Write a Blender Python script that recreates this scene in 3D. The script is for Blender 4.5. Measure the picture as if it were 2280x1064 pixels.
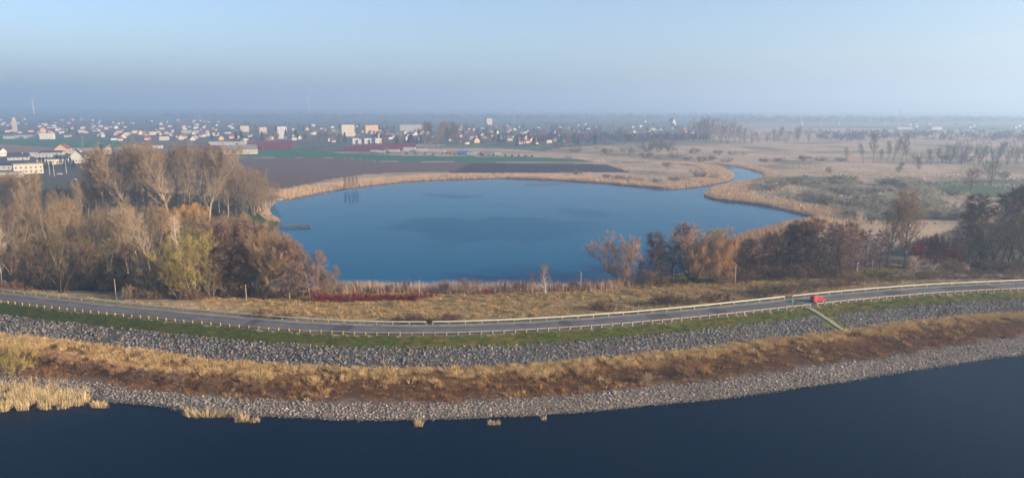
import bpy, math, random
import numpy as np
from mathutils import Vector, Matrix

R = math.radians
sc = bpy.context.scene
for o in list(bpy.data.objects):
    bpy.data.objects.remove(o)
col = sc.collection
rng = np.random.default_rng(7)
random.seed(7)

# ------------------------------------------------------------------ camera, sky, sun, exposure
CAM_H = 58.0
FPX = 1628.0                       # focal length in pixels of a 2280 px wide frame
PITCH = math.atan(292 / FPX)
cam_d = bpy.data.cameras.new('camera')
cam_d.sensor_width = 36.0
cam_d.lens = 36.0 * FPX / 2280.0
cam_d.clip_start = 1.0
cam_d.clip_end = 40000.0
cam = bpy.data.objects.new('camera', cam_d)
col.objects.link(cam)
cam.location = (0, 0, CAM_H)
cam.rotation_euler = (R(90) - PITCH, 0, 0)
sc.camera = cam

SUN_EL = R(15.5)
SUN_AZ = R(-20.0)                   # from +X, turned a little towards the camera side
world = bpy.data.worlds.new('World')
sc.world = world
world.use_nodes = True
wn = world.node_tree
wn.nodes.clear()
w_out = wn.nodes.new('ShaderNodeOutputWorld')
w_bg = wn.nodes.new('ShaderNodeBackground')
w_sky = wn.nodes.new('ShaderNodeTexSky')
w_sky.sky_type = 'NISHITA'
w_sky.sun_disc = False
w_sky.sun_elevation = SUN_EL
w_sky.sun_rotation = R(90.0) - SUN_AZ
w_sky.altitude = 60.0
w_sky.air_density = 0.7
w_sky.dust_density = 2.0
w_sky.ozone_density = 1.5
w_bg.inputs['Strength'].default_value = 0.132
wn.links.new(w_sky.outputs[0], w_bg.inputs['Color'])
wn.links.new(w_bg.outputs[0], w_out.inputs['Surface'])

sun_d = bpy.data.lights.new('sun', 'SUN')
sun_d.energy = 5.0
sun_d.angle = R(0.6)
sun_d.color = (1.0, 0.82, 0.60)
sun = bpy.data.objects.new('sun', sun_d)
col.objects.link(sun)
to_sun = Vector((math.cos(SUN_EL) * math.cos(SUN_AZ), math.cos(SUN_EL) * math.sin(SUN_AZ), math.sin(SUN_EL)))
sun.rotation_euler = to_sun.to_track_quat('Z', 'Y').to_euler()
sun.location = (300, -60, 200)

sc.view_settings.view_transform = 'Standard'
sc.view_settings.look = 'None'
sc.view_settings.exposure = 0.92
sc.view_settings.gamma = 1.0
sc.view_settings.use_curve_mapping = False
sc.render.engine = 'CYCLES'
sc.cycles.max_bounces = 6
sc.cycles.diffuse_bounces = 2
sc.cycles.glossy_bounces = 2
sc.cycles.volume_bounces = 4
sc.cycles.transparent_max_bounces = 8
sc.cycles.use_denoising = True


# ------------------------------------------------------------------ survey: sight lines of the photograph
def ray(px, py):
    u = (px - 1140) / FPX
    v = -(py - 532) / FPX
    return u, math.cos(PITCH) + v * math.sin(PITCH), -math.sin(PITCH) + v * math.cos(PITCH)


def P(px, py, z=0.0):
    """Place on the level z that the sight line through (px, py) meets."""
    dx, dy, dz = ray(px, py)
    t = (z - CAM_H) / dz
    return np.array([dx * t, dy * t])


def height_at(px, base_xy, top_py):
    dx, dy, dz = ray(px, top_py)
    return CAM_H + dz * base_xy[1] / dy


# ------------------------------------------------------------------ numeric helpers
def vnoise(x, y, scale, seed=0):
    x = np.asarray(x, float) / scale
    y = np.asarray(y, float) / scale
    xi = np.floor(x).astype(np.int64)
    yi = np.floor(y).astype(np.int64)
    fx = x - xi
    fy = y - yi
    fx = fx * fx * (3 - 2 * fx)
    fy = fy * fy * (3 - 2 * fy)

    def h(a, b):
        n = (a * 374761393 + b * 668265263 + seed * 974634777) & 0xFFFFFFFF
        n = ((n ^ (n >> 13)) * 1274126177) & 0xFFFFFFFF
        return ((n ^ (n >> 16)) & 0xFFFF) / 65535.0
    a = h(xi, yi) * (1 - fx) + h(xi + 1, yi) * fx
    b = h(xi, yi + 1) * (1 - fx) + h(xi + 1, yi + 1) * fx
    return a * (1 - fy) + b * fy


def fbm(x, y, scale, seed=0):
    return 0.55 * vnoise(x, y, scale, seed) + 0.3 * vnoise(x, y, scale / 2.3, seed + 11) + 0.15 * vnoise(x, y, scale / 5.1, seed + 23)


def smooth_line(pts, n, closed=False):
    """Catmull-Rom through pts, n points per span."""
    pts = [np.asarray(p, float) for p in pts]
    m = len(pts)
    out = []
    spans = m if closed else m - 1
    for i in range(spans):
        if closed:
            p0, p1, p2, p3 = pts[(i - 1) % m], pts[i], pts[(i + 1) % m], pts[(i + 2) % m]
        else:
            p0, p1, p2, p3 = pts[max(i - 1, 0)], pts[i], pts[i + 1], pts[min(i + 2, m - 1)]
        for k in range(n):
            t = k / n
            out.append(0.5 * ((2 * p1) + (-p0 + p2) * t + (2 * p0 - 5 * p1 + 4 * p2 - p3) * t * t + (-p0 + 3 * p1 - 3 * p2 + p3) * t ** 3))
    if not closed:
        out.append(pts[-1])
    return np.array(out)


def resample(line, step):
    seg = np.linalg.norm(np.diff(line, axis=0), axis=1)
    u = np.concatenate([[0], np.cumsum(seg)])
    n = max(int(u[-1] / step), 2)
    uu = np.linspace(0, u[-1], n)
    return np.stack([np.interp(uu, u, line[:, k]) for k in range(line.shape[1])], 1)


def line_dist(X, Y, line, chunk=20000):
    """distance, arc position and side sign of points from a polyline"""
    a = line[:-1]
    d = line[1:] - a
    L2 = (d ** 2).sum(1)
    seg = np.sqrt(L2)
    u0 = np.concatenate([[0], np.cumsum(seg)[:-1]])
    D = np.empty(len(X))
    U = np.empty(len(X))
    S = np.empty(len(X))
    for i in range(0, len(X), chunk):
        x = X[i:i + chunk, None] - a[None, :, 0]
        y = Y[i:i + chunk, None] - a[None, :, 1]
        t = np.clip((x * d[None, :, 0] + y * d[None, :, 1]) / L2[None], 0, 1)
        ex = x - t * d[None, :, 0]
        ey = y - t * d[None, :, 1]
        q = ex * ex + ey * ey
        k = q.argmin(1)
        r = np.arange(len(k))
        D[i:i + chunk] = np.sqrt(q[r, k])
        U[i:i + chunk] = u0[k] + t[r, k] * seg[k]
        S[i:i + chunk] = np.sign(d[k, 0] * ey[r, k] - d[k, 1] * ex[r, k])
    return D, U, S


def inside(X, Y, poly):
    poly = np.asarray(poly)
    c = np.zeros(len(X), bool)
    j = len(poly) - 1
    for i in range(len(poly)):
        xi, yi = poly[i]
        xj, yj = poly[j]
        if yi != yj:
            m = ((yi > Y) != (yj > Y)) & (X < (xj - xi) * (Y - yi) / (yj - yi) + xi)
            c ^= m
        j = i
    return c


def px_poly(pts, z=0.8):
    return np.array([P(a, b, z) for a, b in pts])


# ------------------------------------------------------------------ mesh helpers
def tag(o, label=None, cat=None, group=None, kind=None):
    if label:
        o['label'] = label
    if cat:
        o['category'] = cat
    if group:
        o['group'] = group
    if kind:
        o['kind'] = kind
    return o


def link(name, data, parent=None):
    o = bpy.data.objects.new(name, data)
    col.objects.link(o)
    if parent is not None:
        o.parent = parent
    return o


ONES = ['first', 'second', 'third', 'fourth', 'fifth', 'sixth', 'seventh', 'eighth', 'ninth', 'tenth', 'eleventh', 'twelfth', 'thirteenth', 'fourteenth', 'fifteenth',
        'sixteenth', 'seventeenth', 'eighteenth', 'nineteenth', 'twentieth']
COUNT = {}


def nth(key):
    """running ordinal of a row of look-alikes"""
    k = COUNT[key] = COUNT.get(key, 0) + 1
    if k <= 20:
        return ONES[k - 1]
    return ('twenty ' if k < 30 else 'thirty ') + ONES[k % 10 - 1] if k % 10 else 'thirtieth'


def empty(name, loc=(0, 0, 0), rz=0.0, scale=1.0):
    o = link(name, None)
    o.empty_display_size = 0.5
    o.location = loc
    o.rotation_euler = (0, 0, rz)
    if not hasattr(scale, '__len__'):
        scale = (scale,) * 3
    o.scale = scale
    return o


def tri_mesh(name, V, F, mats, colors=None, midx=None, smooth=False):
    """V (n,3), F (m,3 or 4) arrays -> mesh data"""
    V = np.ascontiguousarray(V, np.float32)
    F = np.ascontiguousarray(F, np.int32)
    me = bpy.data.meshes.new(name)
    k = F.shape[1]
    me.vertices.add(len(V))
    me.vertices.foreach_set('co', V.ravel())
    me.loops.add(F.size)
    me.loops.foreach_set('vertex_index', F.ravel())
    me.polygons.add(len(F))
    me.polygons.foreach_set('loop_start', np.arange(0, F.size, k, dtype=np.int32))
    me.polygons.foreach_set('loop_total', np.full(len(F), k, np.int32))
    for m in (mats if isinstance(mats, (list, tuple)) else [mats]):
        me.materials.append(m)
    if midx is not None:
        me.polygons.foreach_set('material_index', np.asarray(midx, np.int32))
    me.polygons.foreach_set('use_smooth', np.full(len(F), smooth, bool))
    me.update(calc_edges=True)
    if colors is not None:
        at = me.attributes.new('tint', 'FLOAT_COLOR', 'POINT')
        c4 = np.ones((len(V), 4), np.float32)
        c4[:, :3] = colors
        at.data.foreach_set('color', c4.ravel())
    return me


class MB:
    """collects simple solids into one mesh"""
    def __init__(self):
        self.v = []
        self.f = []

    def add(self, verts, faces):
        b = len(self.v)
        self.v += [tuple(map(float, p)) for p in verts]
        self.f += [tuple(b + i for i in q) for q in faces]
        return self

    def box(self, x0, x1, y0, y1, z0, z1):
        return self.add([(x0, y0, z0), (x1, y0, z0), (x1, y1, z0), (x0, y1, z0), (x0, y0, z1), (x1, y0, z1), (x1, y1, z1), (x0, y1, z1)],
                        [(0, 3, 2, 1), (4, 5, 6, 7), (0, 1, 5, 4), (1, 2, 6, 5), (2, 3, 7, 6), (3, 0, 4, 7)])

    def prism(self, prof, y0, y1):
        """prof: (x,z) loop extruded along y"""
        n = len(prof)
        vs = [(x, y0, z) for x, z in prof] + [(x, y1, z) for x, z in prof]
        fs = [tuple(range(n)), tuple(range(2 * n - 1, n - 1, -1))]
        fs += [(i, i + n, (i + 1) % n + n, (i + 1) % n) for i in range(n)]
        return self.add(vs, fs)

    def tube(self, pts, rad, n=6):
        pts = [Vector(p) for p in pts]
        if not hasattr(rad, '__len__'):
            rad = [rad] * len(pts)
        b = len(self.v)
        for i, p in enumerate(pts):
            d = (pts[min(i + 1, len(pts) - 1)] - pts[max(i - 1, 0)]).normalized()
            a = d.orthogonal().normalized()
            c = d.cross(a)
            for k in range(n):
                t = 2 * math.pi * k / n
                q = p + (a * math.cos(t) + c * math.sin(t)) * rad[i]
                self.v.append(tuple(q))
        for i in range(len(pts) - 1):
            for k in range(n):
                self.f.append((b + i * n + k, b + i * n + (k + 1) % n, b + (i + 1) * n + (k + 1) % n, b + (i + 1) * n + k))
        self.f.append(tuple(b + k for k in range(n - 1, -1, -1)))
        self.f.append(tuple(b + (len(pts) - 1) * n + k for k in range(n)))
        return self

    def data(self, name, mat, smooth=False):
        me = bpy.data.meshes.new(name)
        me.from_pydata(self.v, [], self.f)
        for m in (mat if isinstance(mat, (list, tuple)) else [mat]):
            me.materials.append(m)
        if smooth:
            me.polygons.foreach_set('use_smooth', np.ones(len(me.polygons), bool))
        me.update()
        return me

    def build(self, name, mat, parent=None, smooth=False):
        return link(name, self.data(name, mat, smooth), parent)


# ------------------------------------------------------------------ materials
def new_mat(name):
    m = bpy.data.materials.new(name)
    m.use_nodes = True
    nt = m.node_tree
    b = nt.nodes['Principled BSDF']
    b.inputs['Specular IOR Level'].default_value = 0.2
    b.inputs['Roughness'].default_value = 0.85
    return m, nt, b


def N(nt, kind, **kw):
    n = nt.nodes.new(kind)
    for k, v in kw.items():
        if k in n.inputs.keys():
            n.inputs[k].default_value = v
        else:
            setattr(n, k, v)
    return n


def plain(name, c, rough=0.8, vary=0.25, nscale=1.5, spec=0.2, metal=0.0, bump=0.0):
    """base colour with a little worn variation, by object and by noise"""
    m, nt, b = new_mat(name)
    b.inputs['Roughness'].default_value = rough
    b.inputs['Specular IOR Level'].default_value = spec
    b.inputs['Metallic'].default_value = metal
    tc = N(nt, 'ShaderNodeTexCoord')
    nz = N(nt, 'ShaderNodeTexNoise', Scale=nscale, Detail=4.0)
    oi = N(nt, 'ShaderNodeObjectInfo')
    mr = N(nt, 'ShaderNodeMapRange')
    mr.inputs['To Min'].default_value = 1 - vary
    mr.inputs['To Max'].default_value = 1 + vary
    mr2 = N(nt, 'ShaderNodeMapRange')
    mr2.inputs['From Min'].default_value = 0.3
    mr2.inputs['From Max'].default_value = 0.7
    mr2.inputs['To Min'].default_value = 1 - vary * 0.8
    mr2.inputs['To Max'].default_value = 1 + vary * 0.8
    mu = N(nt, 'ShaderNodeMath', operation='MULTIPLY')
    vm = N(nt, 'ShaderNodeVectorMath', operation='SCALE')
    vm.inputs[0].default_value = c[:3]
    L = nt.links.new
    L(tc.outputs['Object'], nz.inputs['Vector'])
    L(oi.outputs['Random'], mr.inputs['Value'])
    L(nz.outputs[0], mr2.inputs['Value'])
    L(mr.outputs[0], mu.inputs[0])
    L(mr2.outputs[0], mu.inputs[1])
    L(mu.outputs[0], vm.inputs['Scale'])
    L(vm.outputs[0], b.inputs['Base Color'])
    if bump:
        bp = N(nt, 'ShaderNodeBump', Strength=bump, Distance=0.05)
        L(nz.outputs[0], bp.inputs['Height'])
        L(bp.outputs[0], b.inputs['Normal'])
    return m


def tinted(name, rough=0.9, nscale=1.2, amount=0.35, spec=0.1, bump=0.0, transl=0.0, dist=0.12):
    """colour from the 'tint' attribute of the pieces, broken up by noise"""
    m, nt, b = new_mat(name)
    b.inputs['Roughness'].default_value = rough
    b.inputs['Specular IOR Level'].default_value = spec
    at = N(nt, 'ShaderNodeAttribute', attribute_name='tint')
    geo = N(nt, 'ShaderNodeNewGeometry')
    nz = N(nt, 'ShaderNodeTexNoise', Scale=nscale, Detail=5.0, Roughness=0.65)
    mr = N(nt, 'ShaderNodeMapRange')
    mr.inputs['From Min'].default_value = 0.28
    mr.inputs['From Max'].default_value = 0.72
    mr.inputs['To Min'].default_value = 1 - amount
    mr.inputs['To Max'].default_value = 1 + amount
    vm = N(nt, 'ShaderNodeVectorMath', operation='SCALE')
    L = nt.links.new
    L(geo.outputs['Position'], nz.inputs['Vector'])
    L(nz.outputs[0], mr.inputs['Value'])
    L(at.outputs['Color'], vm.inputs[0])
    L(mr.outputs[0], vm.inputs['Scale'])
    L(vm.outputs[0], b.inputs['Base Color'])
    if bump:
        bp = N(nt, 'ShaderNodeBump', Strength=bump, Distance=dist)
        L(nz.outputs[0], bp.inputs['Height'])
        L(bp.outputs[0], b.inputs['Normal'])
    return m


def water_mat(name, c, ripple, patch_scale, r0, r1, bump, big, aniso=(1.0, 2.2), spec=0.5, patch=None, ior=1.333):
    m, nt, b = new_mat(name)
    b.inputs['Base Color'].default_value = (*c, 1)
    b.inputs['IOR'].default_value = ior
    b.inputs['Specular IOR Level'].default_value = spec
    geo = N(nt, 'ShaderNodeNewGeometry')
    mp = N(nt, 'ShaderNodeMapping')
    mp.inputs['Scale'].default_value = (aniso[0], aniso[1], 1)
    mp.inputs['Rotation'].default_value = (0, 0, R(-12))
    nz = N(nt, 'ShaderNodeTexNoise', Scale=ripple, Detail=3.0, Roughness=0.6)
    nb = N(nt, 'ShaderNodeTexNoise', Scale=patch_scale, Detail=6.0, Roughness=0.58)
    ramp = N(nt, 'ShaderNodeMapRange')
    ramp.interpolation_type = 'SMOOTHSTEP'
    ramp.inputs['From Min'].default_value = 0.42
    ramp.inputs['From Max'].default_value = 0.6
    ramp.inputs['To Min'].default_value = r0
    ramp.inputs['To Max'].default_value = r1
    bs = N(nt, 'ShaderNodeMapRange')
    bs.interpolation_type = 'SMOOTHSTEP'
    bs.inputs['From Min'].default_value = 0.42
    bs.inputs['From Max'].default_value = 0.6
    bs.inputs['To Min'].default_value = bump
    bs.inputs['To Max'].default_value = big
    bp = N(nt, 'ShaderNodeBump', Distance=0.12)
    L = nt.links.new
    L(geo.outputs['Position'], mp.inputs['Vector'])
    L(mp.outputs[0], nz.inputs['Vector'])
    L(geo.outputs['Position'], nb.inputs['Vector'])
    L(nb.outputs[0], ramp.inputs['Value'])
    L(nb.outputs[0], bs.inputs['Value'])
    L(ramp.outputs[0], b.inputs['Roughness'])
    L(bs.outputs[0], bp.inputs['Strength'])
    L(nz.outputs[0], bp.inputs['Height'])
    L(bp.outputs[0], b.inputs['Normal'])
    if patch:                                  # a broad wind-ruffled area, ragged by the noise
        (cx, cy, rx, ry) = patch
        sp = N(nt, 'ShaderNodeMapping')
        sp.vector_type = 'POINT'
        sp.inputs['Location'].default_value = (-cx / rx, -cy / ry, 0)
        sp.inputs['Scale'].default_value = (1 / rx, 1 / ry, 0)
        ln = N(nt, 'ShaderNodeVectorMath', operation='LENGTH')
        inv = N(nt, 'ShaderNodeMath', operation='MULTIPLY_ADD')
        inv.inputs[1].default_value = -0.30
        add = N(nt, 'ShaderNodeMath', operation='ADD')
        inv.inputs[2].default_value = 0.25
        L(geo.outputs['Position'], sp.inputs['Vector'])
        L(sp.outputs[0], ln.inputs[0])
        mn = N(nt, 'ShaderNodeMath', operation='MINIMUM')
        mn.inputs[1].default_value = 1.25
        L(ln.outputs['Value'], mn.inputs[0])
        L(mn.outputs[0], inv.inputs[0])
        L(inv.outputs[0], add.inputs[0])
        L(nb.outputs[0], add.inputs[1])
        L(add.outputs[0], ramp.inputs['Value'])
        L(add.outputs[0], bs.inputs['Value'])
    return m


M = {}
M['ground'] = tinted('ground_soil', 0.95, 0.9, 0.32, 0.05, bump=0.6)
M['blade'] = tinted('dry_blades', 0.9, 0.6, 0.2, 0.08)
M['stone'] = tinted('riprap_stone', 0.85, 3.0, 0.25, 0.2)
M['reservoir'] = water_mat('reservoir_water', (0.0, 0.010, 0.026), 1.1, 0.012, 0.05, 0.09, 0.5, 1.0, ior=1.2, spec=0.09)
_c = P(1110, 505, 0)
M['lake'] = water_mat('lake_water', (0.0, 0.088, 0.18), 0.8, 0.014, 0.03, 0.2, 0.06, 1.0, ior=1.17, spec=0.10, patch=(_c[0], _c[1], 62.0, 75.0))
M['steel'] = plain('galvanised_steel', (0.44, 0.44, 0.39), 0.5, 0.08, 0.6, 0.4, 0.0)
M['steel_dark'] = plain('weathered_steel', (0.24, 0.22, 0.18), 0.6, 0.1, 0.6, 0.3)
M['pale_rail'] = plain('pale_painted_rail', (0.28, 0.235, 0.165), 0.6, 0.1, 0.6, 0.3)
M['yellow'] = plain('yellow_paint', (0.56, 0.39, 0.06), 0.6, 0.12)
M['beige_post'] = plain('beige_paint', (0.42, 0.34, 0.19), 0.7, 0.12)
M['concrete'] = plain('old_concrete', (0.22, 0.205, 0.175), 0.9, 0.15, 2.0, 0.2, 0, 0.4)
M['wood'] = plain('weathered_wood', (0.12, 0.085, 0.06), 0.85, 0.2)
M['pole'] = plain('pole_timber', (0.34, 0.26, 0.20), 0.85, 0.2)
M['dark'] = plain('dark_rubber', (0.012, 0.012, 0.014), 0.8, 0.1)
M['glass'] = plain('dark_glass', (0.03, 0.045, 0.05), 0.12, 0.1, 1, 0.6)
M['carred'] = plain('red_car_paint', (0.45, 0.018, 0.03), 0.3, 0.03, 1.0, 0.6)
M['green_sign'] = plain('green_sign_paint', (0.01, 0.16, 0.09), 0.5, 0.05)
M['lampw'] = plain('headlamp_glass', (0.7, 0.7, 0.68), 0.2, 0.05, 1, 0.6)
M['lampr'] = plain('taillamp_glass', (0.25, 0.005, 0.01), 0.3, 0.05, 1, 0.6)
M['chrome'] = plain('wheel_alloy', (0.4, 0.4, 0.42), 0.4, 0.1)
M['white'] = plain('white_render', (0.46, 0.445, 0.415), 0.8, 0.10)
M['cream'] = plain('cream_render', (0.44, 0.385, 0.30), 0.8, 0.12)
M['grey'] = plain('grey_render', (0.42, 0.41, 0.40), 0.8, 0.15)
M['tanwall'] = plain('tan_render', (0.55, 0.36, 0.22), 0.8, 0.2)
M['roof_dark'] = plain('dark_roof_tile', (0.035, 0.04, 0.05), 0.7, 0.3)
M['roof_red'] = plain('red_roof_tile', (0.17, 0.05, 0.04), 0.75, 0.25)
M['roof_brown'] = plain('brown_roof_tile', (0.16, 0.08, 0.06), 0.75, 0.25)
M['roof_grey'] = plain('grey_sheet_roof', (0.22, 0.22, 0.23), 0.7, 0.2)
M['redsheet'] = plain('red_sheet_metal', (0.13, 0.028, 0.034), 0.6, 0.2)
M['blue'] = plain('blue_paint', (0.05, 0.18, 0.42), 0.5, 0.15)
M['scrap'] = plain('scrap_dark_steel', (0.07, 0.06, 0.06), 0.8, 0.4)
M['mistletoe'] = plain('mistletoe_leaf', (0.07, 0.085, 0.02), 0.9, 0.35)
M['evergreen'] = plain('dark_evergreen', (0.015, 0.03, 0.022), 0.9, 0.3)
M['turbine'] = plain('turbine_white', (0.82, 0.80, 0.76), 0.5, 0.02)
M['wire'] = plain('black_wire', (0.03, 0.03, 0.03), 0.6, 0.05)


# ------------------------------------------------------------------ survey lines: road, shores, bands
road_px = [(0, 661), (130, 676), (260, 690), (430, 706), (600, 722), (760, 732.5), (950, 735.5), (1140, 729), (1330, 717.5),
           (1500, 703), (1640, 689), (1760, 675), (1832, 667), (1950, 656), (2100, 644), (2280, 637)]
ROAD_Z = 6.0
rp = [P(a, b, ROAD_Z) for a, b in road_px]
rd0 = (rp[0] - rp[2]) / np.linalg.norm(rp[0] - rp[2])
rd1 = (rp[-1] - rp[-3]) / np.linalg.norm(rp[-1] - rp[-3])
pre = [rp[0] + rd0 * d + np.array([0, 0.00028 * d * d]) for d in (420, 240, 120, 50)]
post = [rp[-1] + rd1 * d + np.array([0, -0.0005 * d * d]) for d in (50, 120, 240, 420)]
ROAD = resample(smooth_line(pre + rp + post, 8), 2.0)
for _ in range(6):                                     # iron out survey wobble
    k = np.ones(9) / 9
    pad = np.concatenate([np.repeat(ROAD[:1], 4, 0), ROAD, np.repeat(ROAD[-1:], 4, 0)])
    sm = np.stack([np.convolve(pad[:, i], k, 'valid') for i in (0, 1)], 1)
    sm[:5], sm[-5:] = ROAD[:5], ROAD[-5:]
    ROAD = sm
ROAD = resample(ROAD, 2.0)
far_a = ROAD[0] + (ROAD[0] - ROAD[3]) / np.linalg.norm(ROAD[0] - ROAD[3]) * 3000
far_b = ROAD[-1] + (ROAD[-1] - ROAD[-4]) / np.linalg.norm(ROAD[-1] - ROAD[-4]) * 3000
ROADX = np.concatenate([[far_a], ROAD, [far_b]])
ru = np.concatenate([[0], np.cumsum(np.linalg.norm(np.diff(ROAD, axis=0), axis=1))])
U_OFF = np.linalg.norm(ROAD[0] - far_a)


def road_at(u, s=0.0):
    """point of the road frame: u along, s to the reservoir side"""
    u = np.asarray(u, float)
    x = np.interp(u, ru, ROAD[:, 0])
    y = np.interp(u, ru, ROAD[:, 1])
    x2 = np.interp(u + 1.5, ru, ROAD[:, 0]) - np.interp(u - 1.5, ru, ROAD[:, 0])
    y2 = np.interp(u + 1.5, ru, ROAD[:, 1]) - np.interp(u - 1.5, ru, ROAD[:, 1])
    n = np.sqrt(x2 * x2 + y2 * y2) + 1e-9
    tx, ty = x2 / n, y2 / n
    return np.stack([x + ty * s, y - tx * s], -1), np.stack([tx, ty], -1)


def u_of(px, py, z=ROAD_Z):
    p = P(px, py, z)
    _, u, _ = line_dist(np.array([p[0]]), np.array([p[1]]), ROAD)
    return float(u[0])


lake_px = [(612, 452), (640, 444), (750, 422), (900, 405), (1050, 398), (1150, 398), (1300, 405), (1430, 416), (1500, 420.5), (1580, 411),
           (1622, 402), (1632, 392), (1616, 379), (1600, 372.5), (1565, 368), (1530, 366.3), (1530, 364.8), (1580, 366), (1620, 368.5), (1665, 376), (1697, 386),
           (1704, 397), (1650, 407.5), (1600, 418), (1572, 434), (1602, 445.5), (1660, 452), (1720, 461), (1775, 474), (1822, 486), (1775, 496), (1700, 515), (1640, 535),
           (1600, 572), (1530, 600), (1420, 628), (1330, 642), (1200, 647), (1000, 648), (850, 648), (740, 652), (640, 655), (585, 652),
           (560, 630), (575, 590), (600, 550), (615, 515), (622, 495), (600, 478), (598, 464)]
LAKE = smooth_line([P(a, b, 0.0) for a, b in lake_px], 6, True)
LAKEC = np.concatenate([LAKE, LAKE[:1]])

U_L, U_R = u_of(0, 661), u_of(2280, 637)


def band(u):
    """edges of the bands of the reservoir slope (turf, riprap, berm, shore stones), metres from the road axis"""
    q = np.clip((u - U_L) / (U_R - U_L), -0.3, 1.3)
    w1 = vnoise(u, u * 0, 9.0, 3) - 0.5
    w2 = vnoise(u, u * 0, 14.0, 5) - 0.5
    w3 = vnoise(u, u * 0, 5.0, 6) - 0.5
    b1 = np.interp(q, [-.3, 0, .25, .5, .8, 1.3], [9.5, 9.4, 9.6, 8.8, 8.6, 8.2]) + w1 * 0.7
    b2 = np.interp(q, [-.3, 0, .2, .5, .8, 1.3], [15.6, 15.6, 16.2, 16.6, 14.6, 13.2]) + w2 * 1.6
    b3 = np.interp(q, [-.3, 0, .1, .22, .5, .75, 1.0, 1.3], [50, 47, 38, 34.6, 33.2, 32.2, 29.6, 29.5]) + w2 * 1.2
    b4 = np.interp(q, [-.3, 0, .08, .16, .3, .5, .75, 1.0, 1.3], [57, 55, 43, 38.0, 37.6, 38, 38.2, 37.2, 37.2]) + w3 * 0.7
    return b1, b2, b3, b4


def dam_z(u, s):
    b1, b2, b3, b4 = band(u)
    z = np.full(len(s), 6.0)
    pts = [(np.full(len(s), 3.9), 5.9), (b1, 4.5), (b2, 2.1), (b3, 1.45), (b4, -0.05), (b4 + 9, -2.6)]
    for (s0, z0), (s1, z1) in zip(pts[:-1], pts[1:]):
        m = s > s0
        t = np.clip((s - s0) / np.maximum(s1 - s0, 0.1), 0, 1)
        z = np.where(m, z0 + (z1 - z0) * t, z)
    return z


def ground_z(X, Y, info=False):
    X = np.atleast_1d(np.asarray(X, float))
    Y = np.atleast_1d(np.asarray(Y, float))
    r = np.hypot(X, Y)
    D, U, S = line_dist(X, Y, ROADX)
    U = U - U_OFF
    s = -D * S
    base = 0.75 + 0.35 * (fbm(X, Y, 40, 2) - 0.5) + 0.18 * (vnoise(X, Y, 3.0, 4) - 0.5)
    # distant land swells gently, more on the left
    far = np.clip((r - 2200) / 6000, 0, 1)
    base = base + far ** 1.3 * (22 + 26 * np.clip(-X / 4000, -0.7, 1) + 14 * (fbm(X, Y, 1800, 9) - 0.5))
    # land slope behind the road
    t = np.clip((-s - 5.2) / 50.0, 0, 1)
    back = 5.75 - 4.75 * (t ** 0.85) + 0.25 * (vnoise(X, Y, 2.2, 8) - 0.5) * (t > 0) * np.clip((-s - 6) / 4, 0, 1)
    z = np.where(s < 0, np.where(-s < 55, np.maximum(back, base), base), base)
    z = np.where(np.abs(s) < 5.2, 5.88 - 0.02 * np.abs(s), z)
    # lake basin
    lk = np.full(len(X), 999.0)
    near = (Y > 190) & (Y < 900) & (np.abs(X) < 420)
    if near.any():
        d, _, _ = line_dist(X[near], Y[near], LAKEC)
        ins = inside(X[near], Y[near], LAKE)
        d = np.where(ins, -d, d) + 1.6 * (fbm(X[near], Y[near], 9, 31) - 0.5)
        lk[near] = d
    z = np.where(lk < 0, np.maximum(-0.05 + lk * 0.25, -1.6), np.minimum(z, np.maximum(0.04 + lk * 0.16, 0.04)))
    m = s > 3.9
    zd = dam_z(U, s)
    zd = zd + np.where((s > 4.5) & (zd > -0.5), 0.16 * (vnoise(X, Y, 1.7, 17) - 0.5), 0)
    z = np.where(m, zd, z)
    if info:
        return z, s, U, lk
    return z


def gz(x, y):
    return float(ground_z([x], [y])[0])


# ------------------------------------------------------------------ ground
STAIR_A, STAIR_B = P(1803, 685.5, 5.75), P(1874, 736, 2.15)


def stair_dist(X, Y):
    d, _, _ = line_dist(np.asarray(X, float), np.asarray(Y, float), np.array([STAIR_A, STAIR_B]))
    return d


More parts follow.
